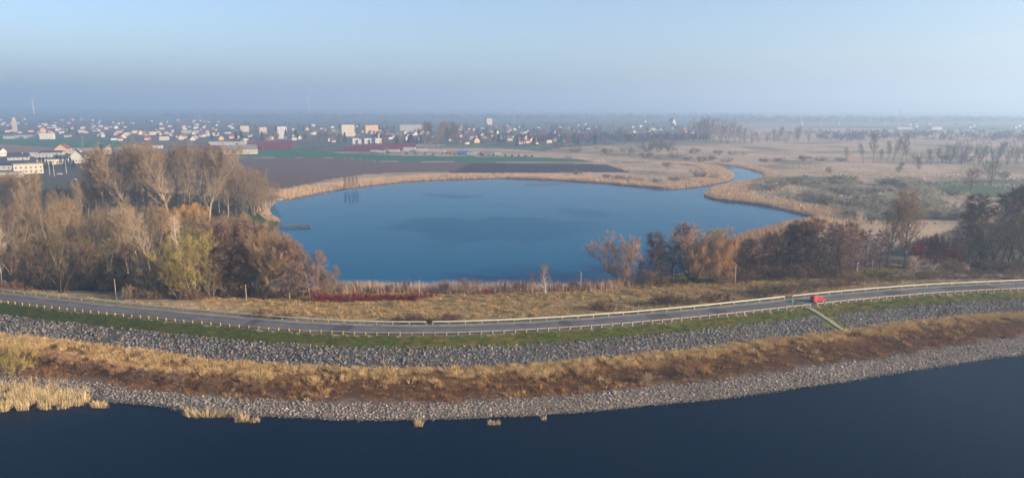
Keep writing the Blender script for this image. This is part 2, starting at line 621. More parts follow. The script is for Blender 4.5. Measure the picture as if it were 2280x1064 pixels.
def make_ground():
    th = np.concatenate([np.linspace(-180, -44, 46)[:-1], np.arange(-44, 44.01, 0.14), np.linspace(44, 180, 46)[1:]])
    th = np.radians(th)
    rr = np.concatenate([np.arange(30, 110, 8), np.arange(110, 262, 0.8), 262 * 1.0145 ** np.arange(0, 282)])
    TH, RR = np.meshgrid(th, rr)
    X = (RR * np.sin(TH)).ravel()
    Y = (RR * np.cos(TH)).ravel()
    z, s, U, lk = ground_z(X, Y, True)
    n1 = fbm(X, Y, 25, 41)
    n2 = fbm(X, Y, 4.0, 43)
    n3 = vnoise(X, Y, 1.3, 47)
    r = np.hypot(X, Y)
    C = np.empty((len(X), 3))

    def paint(mask, c, soft=None):
        C[mask] = c

    def mix(mask, c, w):
        w = np.clip(w, 0, 1)[mask][:, None]
        C[mask] = C[mask] * (1 - w) + np.array(c) * w
    every = np.ones(len(X), bool)
    paint(every, (0.44, 0.315, 0.22))                                  # dry meadow
    mix(every, (0.27, 0.21, 0.13), (n1 - 0.42) * 2.2)
    mix(every, (0.16, 0.15, 0.085), np.clip((vnoise(X, Y, 60, 44) - 0.55) * 3, 0, 0.8))
    mix(r > 2300, (0.10, 0.11, 0.075), np.clip((r - 2300) / 600, 0, 1))
    # far strips of farmland
    fa = vnoise(X * 0.25 + Y * 0.05, Y, 420, 61)
    mix((r > 2300) & (fa > 0.58), (0.23, 0.18, 0.12), np.ones(len(X)))
    mix((r > 2300) & (fa < 0.28), (0.07, 0.13, 0.06), np.ones(len(X)))
    town = inside(X, Y, px_poly([(-700, 335), (-700, 262), (700, 256), (1600, 268), (1560, 310), (1240, 330), (1210, 337), (980, 322), (860, 322), (760, 338), (480, 345), (320, 325), (0, 303)]))
    mix(town, (0.085, 0.09, 0.055), np.ones(len(X)))
    mix(town & (n1 > 0.55), (0.15, 0.13, 0.09), np.ones(len(X)))
    for c, poly in [
        ((0.055, 0.13, 0.055), [(-500, 296), (0, 303), (200, 311), (330, 321), (250, 330), (130, 329), (0, 321), (-500, 312)]),
        ((0.23, 0.155, 0.105), [(-500, 312), (0, 321), (130, 329), (150, 340), (0, 340), (-500, 335)]),
        ((0.10, 0.098, 0.075), [(-500, 336), (0, 339), (150, 339), (260, 333), (420, 330), (480, 350), (250, 420), (100, 430), (0, 430), (-500, 430)]),
        ((0.14, 0.10, 0.082), [(500, 352), (620, 351), (760, 352), (850, 360), (1250, 362), (1350, 367), (1405, 383.5), (1200, 385), (900, 383.5), (810, 388), (720, 402), (640, 424), (560, 410)]),
        ((0.05, 0.135, 0.065), [(520, 350), (560, 330), (640, 329), (760, 341), (900, 346.5), (1200, 350), (1290, 355), (1330, 362), (1250, 361.2), (850, 359), (760, 351.5), (620, 350.5)]),
        ((0.10, 0.15, 0.075), [(985, 323), (1220, 329), (1218, 333), (980, 328)]),
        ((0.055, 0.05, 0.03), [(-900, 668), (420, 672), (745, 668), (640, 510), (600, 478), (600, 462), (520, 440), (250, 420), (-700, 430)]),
        ((0.07, 0.11, 0.035), [(525, 474), (590, 480), (612, 492), (610, 500), (545, 497)]),
        ((0.12, 0.095, 0.065), [(1380, 640), (1640, 618), (2000, 612), (2600, 622), (2600, 500), (2150, 500), (1960, 565), (1800, 560), (1640, 570), (1560, 600)]),
        ((0.085, 0.10, 0.05), [(2030, 405), (2280, 398), (2600, 398), (2600, 470), (2220, 440), (2100, 430)]),
    ]:
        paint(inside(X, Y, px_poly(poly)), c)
    mix(inside(X, Y, px_poly([(1050, 364), (1350, 367), (1405, 383.5), (1000, 385)])), (0.062, 0.05, 0.05), np.ones(len(X)))
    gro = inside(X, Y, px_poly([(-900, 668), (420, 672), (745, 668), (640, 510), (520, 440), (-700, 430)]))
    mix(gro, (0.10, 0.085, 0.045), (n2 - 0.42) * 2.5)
    # slope behind the road: tussocky dry grass, greener along the verge and the foot
    fld = (s < -4.6) & (s > -56) & (lk > 3) & (np.abs(X) < 420)
    w = np.clip((X + 95) / 40, 0, 1) * np.clip((140 - X) / 50, 0, 1)
    mix(fld, (0.33, 0.215, 0.10), w)
    mix(fld, (0.15, 0.125, 0.055), w * np.clip((n2 - 0.42) * 3.2, 0, 1))
    mix(fld, (0.10, 0.12, 0.035), np.clip((vnoise(X, Y, 16, 71) - 0.55) * 2.2, 0, 1) * np.clip((-s - 34) / 14, 0, 1))
    mix((s < -4.2) & (s > -7.5), (0.16, 0.15, 0.06), 0.75 + 0 * X)
    mix((np.abs(s) < 5.4) & (s < 0), (0.24, 0.215, 0.17), np.clip(n3 * 1.4, 0.2, 1))
    # reservoir slope
    b1, b2, b3, b4 = band(U)
    q = (U - U_L) / (U_R - U_L)
    e = (vnoise(X, Y, 1.1, 81) - 0.5) * 1.2
    sl = s + e
    paint((s > 2.5) & (s <= 4.4), (0.15, 0.135, 0.09))
    m = (sl > 4.4) & (sl <= b1)
    paint(m, (0.075, 0.098, 0.022))
    mix(m, (0.15, 0.115, 0.04), np.clip((n2 - 0.4) * 2.4, 0, 0.75))
    mix(m, (0.032, 0.062, 0.022), np.clip((0.42 - q) * 2.2, 0, 0.8))
    paint((sl > b1) & (sl <= b2), (0.085, 0.082, 0.08))
    m = (sl > b2) & (sl <= b3)
    tt = (sl - b2) / np.maximum(b3 - b2, 0.1)
    paint(m, (0.22, 0.13, 0.05))
    mix(m, (0.10, 0.052, 0.028), np.clip((tt - 0.22) * 4 + (n2 - 0.5) * 2.5, 0, 1))
    mix(m, (0.19, 0.15, 0.11), np.clip((tt - 0.8) * 4 + (n2 - 0.5), 0, 1))
    mix(m & (q < 0.12), (0.26, 0.19, 0.09), 0.7 + 0 * X)
    mix(m & (q < 0.10) & (tt > 0.55), (0.09, 0.11, 0.03), np.clip((n2 - 0.3) * 3, 0, 0.9))
    paint((sl > b3) & (sl <= b4 + 1.0), (0.135, 0.115, 0.095))
    paint(s > b4 + 1.0, (0.03, 0.04, 0.04))
    paint((s > 4.0) & (s < 24) & (stair_dist(X, Y) < 2.0 + n3), (0.085, 0.10, 0.03))
    # bare wet margin of the lake
    mix((lk > -2) & (lk < 1.5), (0.12, 0.10, 0.07), np.ones(len(X)))
    nth, nr = len(th), len(rr)
    i = np.arange(nr - 1)[:, None] * nth + np.arange(nth - 1)[None]
    F = np.stack([i, i + nth, i + nth + 1, i + 1], -1).reshape(-1, 4)[:, ::-1]
    V = np.stack([X, Y, z], 1)
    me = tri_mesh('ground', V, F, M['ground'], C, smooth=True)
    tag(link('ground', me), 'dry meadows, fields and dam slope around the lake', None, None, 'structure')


make_ground()


def sheet(name, pts, z, mat, label):
    me = bpy.data.meshes.new(name)
    me.from_pydata([(float(a), float(b), z) for a, b in pts], [], [tuple(range(len(pts)))])
    me.materials.append(mat)
    me.update()
    o = link(name, me)
    tag(o, label, None, None, 'structure')
    return o


lk_c = LAKE.mean(0)
# water sheets reach a little under their banks
nrm = np.roll(LAKE, -1, 0) - np.roll(LAKE, 1, 0)
nrm = np.stack([nrm[:, 1], -nrm[:, 0]], 1) / np.linalg.norm(nrm, axis=1)[:, None]
if inside(np.array([(LAKE[0] + nrm[0] * 0.5)[0]]), np.array([(LAKE[0] + nrm[0] * 0.5)[1]]), LAKE)[0]:
    nrm = -nrm
sheet('lake', LAKE + nrm * 1.0, 0.0, M['lake'], 'calm blue lake with a narrow river running in')
uu = np.arange(-0, ru[-1], 4.0)
sh, _ = road_at(uu, 0)
b4u = band(uu)[3]
shore = np.array([road_at(u, s)[0] for u, s in zip(uu, b4u - 2.0)])
res = np.concatenate([[far_a + np.array([0, -60])], shore, [far_b + np.array([0, -40])], [[9000, -9000], [-9000, -9000]]])
sheet('reservoir', res, 0.0, M['reservoir'], 'dark rippled reservoir water at the foot of the dam')


# ------------------------------------------------------------------ road
def asphalt():
    m, nt, b = new_mat('asphalt')
    b.inputs['Roughness'].default_value = 0.8
    b.inputs['Specular IOR Level'].default_value = 0.3
    at = N(nt, 'ShaderNodeAttribute', attribute_name='tint')
    geo = N(nt, 'ShaderNodeNewGeometry')
    n1 = N(nt, 'ShaderNodeTexNoise', Scale=0.22, Detail=6.0, Roughness=0.7)
    mr = N(nt, 'ShaderNodeMapRange')
    mr.inputs['From Min'].default_value = 0.3
    mr.inputs['From Max'].default_value = 0.7
    mr.inputs['To Min'].default_value = 0.72
    mr.inputs['To Max'].default_value = 1.3
    vm = N(nt, 'ShaderNodeVectorMath', operation='SCALE')
    L = nt.links.new
    L(geo.outputs['Position'], n1.inputs['Vector'])
    L(n1.outputs[0], mr.inputs['Value'])
    L(at.outputs['Color'], vm.inputs[0])
    L(mr.outputs[0], vm.inputs['Scale'])
    L(vm.outputs[0], b.inputs['Base Color'])
    return m


def make_road():
    u = np.arange(0, ru[-1], 0.7)
    S = np.array([-3.3, -3.0, -2.6, -1.8, -0.9, 0, 0.9, 1.8, 2.6, 3.0, 3.3])
    V, C = [], []
    for k, s in enumerate(S):
        wob = 0.22 * (vnoise(u, u * 0, 1.4, 90 + (k > 5)) - 0.5) if k in (0, 10) else 0
        p, _ = road_at(u, s + wob)
        V.append(np.column_stack([p, np.full(len(u), 5.975 - 0.012 * abs(s))]))
        edge = abs(s) > 2.7
        c = np.full((len(u), 3), 1.0) * np.array((0.125, 0.122, 0.128))
        if edge:
            c = c * (1 + 1.5 * vnoise(u, u * 0 + s, 2.5, 95)[:, None])
        if abs(abs(s) - 1.8) < 0.1:
            c = c * 0.8                                                    # wheel tracks
        patch = vnoise(u, u * 0 + s * 0.3, 6.0, 97)[:, None]
        c = np.where(patch > 0.8, c * 0.62, c)
        C.append(c)
    n = len(u)
    V = np.concatenate(V)
    C = np.concatenate(C)
    i = np.arange(len(S) - 1)[:, None] * n + np.arange(n - 1)[None]
    F = np.stack([i, i + n, i + n + 1, i + 1], -1).reshape(-1, 4)
    me = tri_mesh('road', V, F, asphalt(), C, smooth=True)
    tag(link('road', me), 'narrow worn asphalt road curving along the dam crest', None, None, 'structure')


make_road()


# ------------------------------------------------------------------ riprap
def ico():
    t = (1 + 5 ** 0.5) / 2
    v = np.array([(-1, t, 0), (1, t, 0), (-1, -t, 0), (1, -t, 0), (0, -1, t), (0, 1, t), (0, -1, -t), (0, 1, -t), (t, 0, -1), (t, 0, 1), (-t, 0, -1), (-t, 0, 1)], float)
    f = np.array([(0, 11, 5), (0, 5, 1), (0, 1, 7), (0, 7, 10), (0, 10, 11), (1, 5, 9), (5, 11, 4), (11, 10, 2), (10, 7, 6), (7, 1, 8),
                  (3, 9, 4), (3, 4, 2), (3, 2, 6), (3, 6, 8), (3, 8, 9), (4, 9, 5), (2, 4, 11), (6, 2, 10), (8, 6, 7), (9, 8, 1)])
    return v / np.linalg.norm(v[0]), f


def stones(name, X, Y, size, colors, label, lift=0.15):
    n = len(X)
    v0, f0 = ico()
    jit = 1 + rng.uniform(-0.32, 0.32, (n, 12, 1))
    sc3 = np.stack([rng.uniform(0.8, 1.3, n), rng.uniform(0.7, 1.1, n), rng.uniform(0.5, 0.85, n)], 1) * size[:, None] * 0.5
    V = v0[None] * jit * sc3[:, None]
    a = rng.uniform(0, 6.283, n)
    b = rng.normal(0, 0.45, n)
    ca, sa, cb, sb = np.cos(a), np.sin(a), np.cos(b), np.sin(b)
    x, y, z = V[..., 0], V[..., 1], V[..., 2]
    x, z = x * cb[:, None] + z * sb[:, None], -x * sb[:, None] + z * cb[:, None]
    x, y = x * ca[:, None] - y * sa[:, None], x * sa[:, None] + y * ca[:, None]
    Z = ground_z(X, Y) + size * lift
    V = np.stack([x + X[:, None], y + Y[:, None], z + Z[:, None]], -1).reshape(-1, 3)
    F = (f0[None] + (np.arange(n) * 12)[:, None, None]).reshape(-1, 3)
    C = np.repeat(colors, 12, 0)
    return tag(link(name, tri_mesh(name, V, F, M['stone'], C)), label, None, None, 'stuff')


def frame_pts(n, lo, hi, umin=None, umax=None):
    """random (u, s) points of the reservoir slope between two band edges, inside the seen stretch"""
    u = rng.uniform(U_L - 25 if umin is None else umin, U_R + 25 if umax is None else umax, n)
    b = band(u)
    a0 = lo(u, b)
    a1 = hi(u, b)
    s = a0 + (a1 - a0) * rng.random(n)
    p, _ = road_at(u, 0)
    q, t = road_at(u, 0)
    X = q[:, 0] + t[:, 1] * s
    Y = q[:, 1] - t[:, 0] * s
    return u, s, X, Y


def greys(n, lo, hi, warm=0.0):
    g = rng.uniform(lo, hi, n) * rng.choice([0.6, 0.9, 1.0, 1.12], n)
    c = np.stack([g * (1 + warm), g, g * (1 - warm)], 1)
    c += rng.normal(0, 0.012, (n, 3))
    pink = rng.random(n) < 0.12
    c[pink] *= (1.18, 0.95, 0.92)
    return np.clip(c, 0.02, 0.8)


stair_u = u_of(1806, 684, 5.6)
u, s, X, Y = frame_pts(19000, lambda u, b: b[0] - 0.35, lambda u, b: b[1] + 0.9)
keep = (stair_dist(X, Y) > 1.6 + 1.2 * vnoise(X, Y, 2.0, 7)) & ~((u > u_of(205, 760, 3)) & (u < u_of(250, 760, 3)) & (vnoise(X, Y, 3, 5) > 0.45))
X, Y = X[keep], Y[keep]
n = len(X)
stones('riprap_stones', X, Y, rng.uniform(0.2, 0.46, n) * rng.choice([1, 1, 1.5], n), greys(n, 0.11, 0.23, 0.06) * (0.7 + 0.6 * fbm(X, Y, 6, 15))[:, None], 'band of loose grey granite riprap below the turf')
u, s, X, Y = frame_pts(24000, lambda u, b: b[2] - 1.2, lambda u, b: b[3] + 0.75)
keep = rng.random(len(s)) < np.clip((s - (band(u)[2] - 1.2)) / 1.8, 0.15, 1)
keep &= ~(u < U_L + 16)
X, Y, s, u = X[keep], Y[keep], s[keep], u[keep]
n = len(X)
wet = np.where(s > band(u)[3] - 0.5, 0.45, 1.0)[:, None] * (0.75 + 0.5 * fbm(X, Y, 7, 14))[:, None]
stones('shore_stones', X, Y, rng.uniform(0.16, 0.42, n) * rng.choice([1, 1, 1.35], n), greys(n, 0.15, 0.29, 0.13) * wet, 'strip of pale stones along the reservoir waterline', 0.1)
u, s, X, Y = frame_pts(1500, lambda u, b: b[1] + 3, lambda u, b: b[2])
n = len(X)
stones('berm_pebbles', X, Y, rng.uniform(0.12, 0.28, n), greys(n, 0.2, 0.4, 0.06), 'scattered pale pebbles on the brown berm', 0.1)


# ------------------------------------------------------------------ blades: grass, weeds, reeds
def blades(name, B, h, w, tipoff, c0, c1, label, kind='stuff', parent=None):
    """one tapering blade for each base point B (n,3)"""
    n = len(B)
    a = rng.uniform(0, 6.283, n)
    side = np.stack([np.cos(a), np.sin(a), np.zeros(n)], 1) * (w * 0.5)[:, None]
    tip = B + np.column_stack([tipoff, h])
    V = np.stack([B - side, B + side, tip], 1).reshape(-1, 3)
    F = np.arange(3 * n).reshape(-1, 3)
    C = np.stack([c0, c0, c1], 1).reshape(-1, 3)
    o = link(name, tri_mesh(name, V, F, M['blade'], C), parent)
    return tag(o, label, None, None, kind)


def clumps(name, X, Y, per, rad, h, w, c, label, spread=0.7, cvar=0.25, zoff=-0.03, wind=(0.0, 0.0)):
    n = len(X)
    Z = ground_z(X, Y) + zoff
    idx = np.repeat(np.arange(n), per)
    m = len(idx)
    a = rng.uniform(0, 6.283, m)
    q = np.sqrt(rng.random(m)) * rad[idx]
    ox, oy = np.cos(a) * q, np.sin(a) * q
    B = np.stack([X[idx] + ox, Y[idx] + oy, Z[idx]], 1)
    hh = h[idx] * rng.uniform(0.55, 1.1, m)
    tip = np.stack([ox * spread, oy * spread], 1) + rng.normal(0, 0.16, (m, 2)) * hh[:, None] + np.array(wind) * hh[:, None]
    cc = c[idx] * (1 + rng.uniform(-cvar, cvar, (m, 1)))
    return blades(name, B, hh, w * rng.uniform(0.6, 1.3, m), tip, cc * 0.9, cc * 1.08, label)


def pick(cols, n, wts=None):
    cols = np.array(cols)
    return cols[rng.choice(len(cols), n, p=wts)] * rng.uniform(0.8, 1.2, (n, 1))


GOLD = [(0.54, 0.375, 0.18), (0.46, 0.31, 0.145), (0.60, 0.44, 0.23), (0.37, 0.24, 0.11)]
BROWN = [(0.20, 0.10, 0.05), (0.25, 0.135, 0.065), (0.14, 0.07, 0.04), (0.34, 0.19, 0.08)]
# golden tussocks at the head of the berm
u, s, X, Y = frame_pts(6500, lambda u, b: b[1] - 0.2, lambda u, b: b[1] + np.interp((u - U_L) / (U_R - U_L), [0, .2, .5, .8, 1], [11, 9.0, 6.5, 4.0, 4.5]))
n = len(X)
b2 = band(u)[1]
keep = vnoise(X, Y, 3.2, 51) + np.clip(0.5 - (s - b2) / 9, 0, 0.5) > 0.53
X, Y = X[keep], Y[keep]
n = len(X)
clumps('golden_grass', X, Y, 44, rng.uniform(0.3, 0.75, n), rng.uniform(0.6, 1.4, n), 0.06, pick(GOLD, n), 'golden dry tussock grass heading the berm below the riprap', 0.9)
# brown weeds over the rest of the berm
u, s, X, Y = frame_pts(7500, lambda u, b: b[1] + 2.0, lambda u, b: b[2] - 0.2)
tt = (s - band(u)[1]) / (band(u)[2] - band(u)[1])
keep = vnoise(X, Y, 4.0, 53) + (tt > 0.3) * 0.2 - np.clip(tt - 0.75, 0, 1) * 1.2 > 0.42
X, Y = X[keep], Y[keep]
n = len(X)
clumps('brown_weeds', X, Y, 26, rng.uniform(0.3, 0.8, n), rng.uniform(0.3, 0.85, n), 0.045, pick(BROWN + [(0.40, 0.20, 0.05)], n, [.3, .25, .22, .17, .06]), 'low rust brown withered weeds covering the berm', 1.0)
# turf between road rail and riprap
u, s, X, Y = frame_pts(9000, lambda u, b: u * 0 + 4.3, lambda u, b: b[0] + 0.3)
n = len(X)
qq = np.clip((u - U_L) / (U_R - U_L), 0, 1)[:, None]
ct = pick([(0.085, 0.10, 0.024), (0.125, 0.12, 0.035), (0.15, 0.125, 0.045), (0.05, 0.075, 0.02)], n)
ct = ct * (0.72 + 0.35 * np.clip(qq * 2.2, 0, 1))
clumps('turf_grass', X, Y, 12, rng.uniform(0.25, 0.6, n), rng.uniform(0.12, 0.34, n), 0.06, ct, 'rough green turf between the roadside rail and the riprap', 1.0)
# tussocks of the slope behind the road
un = rng.uniform(U_L - 10, U_R + 10, 15000)
sn = -rng.uniform(6.5, 58, 15000)
q_, t_ = road_at(un, 0)
X = q_[:, 0] + t_[:, 1] * sn
Y = q_[:, 1] - t_[:, 0] * sn
_, s_, _, lk_ = ground_z(X, Y, True)
keep = (lk_ > 2.5) & (vnoise(X, Y, 2.4, 55) > 0.36) & ((X > -88) | (s_ > -11))
X, Y = X[keep], Y[keep]
n = len(X)
cf = pick([(0.47, 0.32, 0.155), (0.40, 0.265, 0.125), (0.30, 0.205, 0.09), (0.2, 0.165, 0.065), (0.12, 0.13, 0.04)], n, [.32, .3, .2, .12, .06])
clumps('tussock_grass', X, Y, 18, rng.uniform(0.3, 0.8, n), rng.uniform(0.4, 0.95, n), 0.07, cf, 'straw coloured tussock grass on the slope behind the road', 0.9)


def reeds(name, X, Y, h, c, label, w=0.10, lean=0.14, kind='stuff', z=None, dark=0.8):
    n = len(X)
    Z = ground_z(X, Y) if z is None else np.full(n, z)
    Z = np.maximum(Z, -0.35)
    hh = h * rng.uniform(0.7, 1.12, n)
    tip = rng.normal(0, lean, (n, 2)) * hh[:, None] + np.array((-0.10, 0.03)) * hh[:, None]
    return blades(name, np.stack([X, Y, Z], 1), hh, np.full(n, w) * rng.uniform(0.6, 1.4, n), tip, c * dark, c, label, kind)


REED = [(0.58, 0.40, 0.25), (0.50, 0.34, 0.21), (0.64, 0.46, 0.29), (0.42, 0.28, 0.17)]
LX = LAKEC
segs = np.linalg.norm(np.diff(LX, axis=0), axis=1)
cumL = np.concatenate([[0], np.cumsum(segs)])
lake_u = lambda i: cumL[i * 6]                       # arc position of survey point i


def shore_reeds(name, i0, i1, count, depth, h, label, w=0.14, cols=REED, inner=1.0):
    t = rng.uniform(lake_u(i0), lake_u(i1), count)
    k = np.clip(np.searchsorted(cumL, t) - 1, 0, len(LAKE) - 1)
    p = LAKE[k] + (LX[k + 1] - LAKE[k]) * ((t - cumL[k]) / segs[k])[:, None]
    d = -inner + (depth + inner) * rng.random(count) ** 1.4
    X = p[:, 0] + nrm[k, 0] * d
    Y = p[:, 1] + nrm[k, 1] * d
    cl = vnoise(X, Y, 7, 58)
    keep = (cl + 0.9 * rng.random(count) > 0.55)
    X, Y = X[keep], Y[keep]
    hh = h * (0.72 + 0.5 * vnoise(X, Y, 9, 59))
    return reeds(name, X, Y, hh, pick(cols, len(X)), label, w)


shore_reeds('reed_bed', 1, 10, 42000, 26, 2.5, 'pale tan reed belt lining the far shore of the lake', 0.16)
shore_reeds('reed_bed', 9, 16, 16000, 22, 2.3, 'pale tan reeds on the inner bend of the river mouth', 0.16)
shore_reeds('reed_bed', 17, 23, 10000, 14, 2.2, 'tan reeds along the outer river bank', 0.16)
shore_reeds('reed_bed', 22, 30, 30000, 24, 2.4, 'tan reed point between river mouth and lake corner', 0.15)
shore_reeds('reed_bed', 30, 34, 12000, 20, 3.0, 'tall russet reeds in the corner of the lake before the alders', 0.13, [(0.52, 0.34, 0.2), (0.46, 0.29, 0.17), (0.38, 0.24, 0.14)])
shore_reeds('reed_bed', 35, 42, 13000, 9, 3.6, 'thin dry reeds on the near shore of the lake below the slope', 0.085, [(0.52, 0.35, 0.24), (0.44, 0.29, 0.2), (0.6, 0.43, 0.29)], 1.5)
shore_reeds('reed_bed', 47, 50, 1700, 6, 1.6, 'straw reeds on the shore beside the jetty', 0.12)

# reeds standing in the reservoir
CL = [(0.62, 0.47, 0.25), (0.55, 0.40, 0.2), (0.68, 0.53, 0.32)]


def reed_clump(poly, count, h, label, cat='reeds', w=0.07, group=None):
    pp = px_poly(poly, 0.0)
    lo, hi = pp.min(0), pp.max(0)
    X = rng.uniform(lo[0], hi[0], count * 4)
    Y = rng.uniform(lo[1], hi[1], count * 4)
    k = inside(X, Y, pp) & ((vnoise(X, Y, 1.6, 66) > 0.3) | (count < 1000))
    X, Y = X[k][:count], Y[k][:count]
    n = len(X)
    hh = h * (0.45 + 0.8 * vnoise(X, Y, 1.1, 68)) * rng.uniform(0.45, 1.25, n)
    tip = rng.normal(0, 0.24, (n, 2)) * hh[:, None]
    if count < 1000:                            # small tufts splay from their middle
        c = np.array([X.mean(), Y.mean()])
        d = np.stack([X, Y], 1) - c
        r = np.hypot(d[:, 0], d[:, 1]) / (np.hypot(d[:, 0], d[:, 1]).max() + 1e-6)
        hh *= 1.15 - 0.6 * r ** 1.5
        tip += d * 0.35
    cc = pick(CL, n)
    o = blades('reed_clump', np.stack([X, Y, np.full(n, -0.15)], 1), hh + 0.15, np.full(n, w) * rng.uniform(0.5, 1.3, n), tip, cc * 0.75, cc, None, None)
    tag(o, label, cat, group)
    return o


reed_clump([(-60, 925), (0, 918), (60, 914), (130, 913), (190, 903), (204, 888), (190, 868), (140, 858), (60, 860), (-60, 868)], 6500, 2.0, 'big dense straw reed bed standing at the grassy corner of the bank')
reed_clump([(205, 908), (240, 909), (238, 900), (208, 897)], 480, 1.3, 'thin strip of reeds reaching out from the big reed bed')
reed_clump([(418, 928), (440, 931), (513, 930), (514, 920), (450, 918), (420, 914)], 520, 1.6, 'long low tuft of straw reeds at the stony waterline')
reed_clump([(524, 940), (556, 940), (552, 928), (530, 928)], 230, 1.5, 'short ragged reed tuft next to the long low tuft')
reed_clump([(560, 941), (578, 941), (577, 932), (562, 932)], 140, 1.2, 'small round reed tuft at the end of the ragged reed row')
reed_clump([(923, 950), (941, 950), (940, 943), (925, 943)], 170, 1.5, 'single upright reed tuft standing in water off the stony bank')
reed_clump([(1087, 947), (1112, 947), (1110, 940), (1089, 940)], 190, 1.4, 'broad reed tuft with its foot in a pale shallow')
reed_clump([(1205, 936), (1216, 936), (1216, 931), (1206, 931)], 60, 1.0, 'tiny sparse brown reed tuft at the stony waterline')
reed_clump([(2160, 800), (2170, 800), (2169, 795), (2161, 795)], 160, 0.9, 'small dry grass tuft rooted among the pale shore stones')


# ------------------------------------------------------------------ trees
def make_tree(seed, H, stems=1, first=0.25, limbs=18, ang=(35, 55), limb_len=0.35, taper_len=0.6, up=0.35, subs=7, sub_len=0.38, sub_ang=45,
              twigs=7000, tw_len=0.9, tw_w=0.045, tw_up=0.3, droop=0.0, r0=0.02, lean=0.0, stem_spread=0.0, wiggle=0.12, shape=None, tw_spread=0.8):
    rs = np.random.default_rng(seed)
    wood = []
    att_p, att_d, att_w = [], [], []

    def rv():
        v = rs.normal(0, 1, 3)
        return v / np.linalg.norm(v)

    def limb(p, d, L, r, level, nseg):
        pts, rad = [p.copy()], [r]
        seg = L / nseg
        dirs = []
        for i in range(nseg):
            d = d + rv() * wiggle + np.array((0, 0, 1.0)) * (up if level > 0 else 0.06) / nseg * 1.6
            if droop and level >= 2:
                d = d + np.array((0, 0, -droop)) / nseg
            d = d / np.linalg.norm(d)
            p = p + d * seg
            pts.append(p.copy())
            rad.append(max(r * (1 - 0.85 * (i + 1) / nseg), 0.0011 * H))
            dirs.append(d.copy())
        return pts, rad, dirs

    stem_list = []
    for k in range(stems):
        a = 6.283 * k / stems + rs.uniform(-0.4, 0.4)
        d = np.array((math.cos(a) * stem_spread + rs.normal(0, lean), math.sin(a) * stem_spread + rs.normal(0, lean), 1.0))
        d /= np.linalg.norm(d)
        Hs = H * (1 if stems == 1 else rs.uniform(0.8, 1.0)) * 0.94
        p0 = np.array((math.cos(a), math.sin(a), 0)) * (0.02 * H if stems > 1 else 0) + np.array((0, 0, -0.3))
        pts, rad, dirs = limb(p0, d, Hs, H * r0 * (1 if stems == 1 else 0.7), 0, 9)
        wood.append((pts, rad, 6))
        stem_list.append((pts, rad, dirs))
    per = max(limbs // stems, 3)
    for pts, rad, dirs in stem_list:
        for k in range(per):
            t = first + (1 - first) * ((k + rs.uniform(0.1, 0.9)) / per) ** 0.9
            x = t * (len(pts) - 1)
            i = min(int(x), len(pts) - 2)
            p = pts[i] + (pts[i + 1] - pts[i]) * (x - i)
            az = k * 2.4 + rs.uniform(-0.5, 0.5)
            an = R(rs.uniform(*ang))
            base = dirs[i]
            o1 = np.cross(base, (0.3, 0.9, 0.2)); o1 /= np.linalg.norm(o1)
            o2 = np.cross(base, o1)
            d = base * math.cos(an) + (o1 * math.cos(az) + o2 * math.sin(az)) * math.sin(an)
            tt = (t - first) / (1 - first)
            fac = shape(tt) if shape else (1 - taper_len * tt)
            L = H * limb_len * fac * rs.uniform(0.75, 1.15)
            rr = max(rad[i] * 0.55, 0.02) * (0.6 + 0.4 * fac)
            lp, lr, ld = limb(p, d, L, rr, 1, 4)
            wood.append((lp, lr, 4))
            for j in range(subs):
                t2 = 0.18 + 0.82 * (j + rs.random()) / subs
                x2 = t2 * (len(lp) - 1)
                i2 = min(int(x2), len(lp) - 2)
                q = lp[i2] + (lp[i2 + 1] - lp[i2]) * (x2 - i2)
                d2 = ld[i2] * math.cos(R(sub_ang)) + rv() * math.sin(R(sub_ang)) * 1.1
                d2 /= np.linalg.norm(d2)
                L2 = L * sub_len * (1.15 - 0.6 * t2) * rs.uniform(0.7, 1.3) + 0.02 * H
                sp, sr, sd = limb(q, d2, L2, max(lr[i2] * 0.5, 0.0018 * H), 2, 3)
                wood.append((sp, sr, 3))
                for i3 in range(len(sp) - 1):
                    for f in (0.2, 0.55, 0.9):
                        att_p.append(sp[i3] + (sp[i3 + 1] - sp[i3]) * f)
                        att_d.append(sd[i3])
                        att_w.append(0.5 + (i3 + f) / 3)
            for f in (0.55, 0.75, 0.95):
                x2 = f * (len(lp) - 1)
                i2 = min(int(x2), len(lp) - 2)
                att_p.append(lp[i2] + (lp[i2 + 1] - lp[i2]) * (x2 - i2))
                att_d.append(ld[i2])
                att_w.append(0.8)
    # wood as tubes
    Vs, Fs = [], []
    nb = 0
    for pts, rad, ns in wood:
        pts = np.array(pts)
        d = np.gradient(pts, axis=0)
        d /= np.linalg.norm(d, axis=1)[:, None] + 1e-9
        o1 = np.cross(d, (0.31, 0.17, 0.05)); o1 /= np.linalg.norm(o1, axis=1)[:, None] + 1e-9
        o2 = np.cross(d, o1)
        th = np.arange(ns) * 6.2832 / ns
        ring = pts[:, None] + (o1[:, None] * np.cos(th)[None, :, None] + o2[:, None] * np.sin(th)[None, :, None]) * np.array(rad)[:, None, None]
        Vs.append(ring.reshape(-1, 3))
        m = len(pts)
        i = np.arange(m - 1)[:, None] * ns + np.arange(ns)[None]
        j = np.arange(m - 1)[:, None] * ns + (np.arange(ns)[None] + 1) % ns
        Fs.append(np.stack([i, j, j + ns, i + ns], -1).reshape(-1, 4) + nb)
        nb += m * ns
    WV, WF = np.concatenate(Vs), np.concatenate(Fs)
    # twigs as slender blades
    ap, ad, aw = np.array(att_p), np.array(att_d), np.array(att_w)
    n1 = twigs // 3
    k = rs.choice(len(ap), n1, p=aw / aw.sum())
    rnd = rs.normal(0, 1, (n1, 3)); rnd /= np.linalg.norm(rnd, axis=1)[:, None]
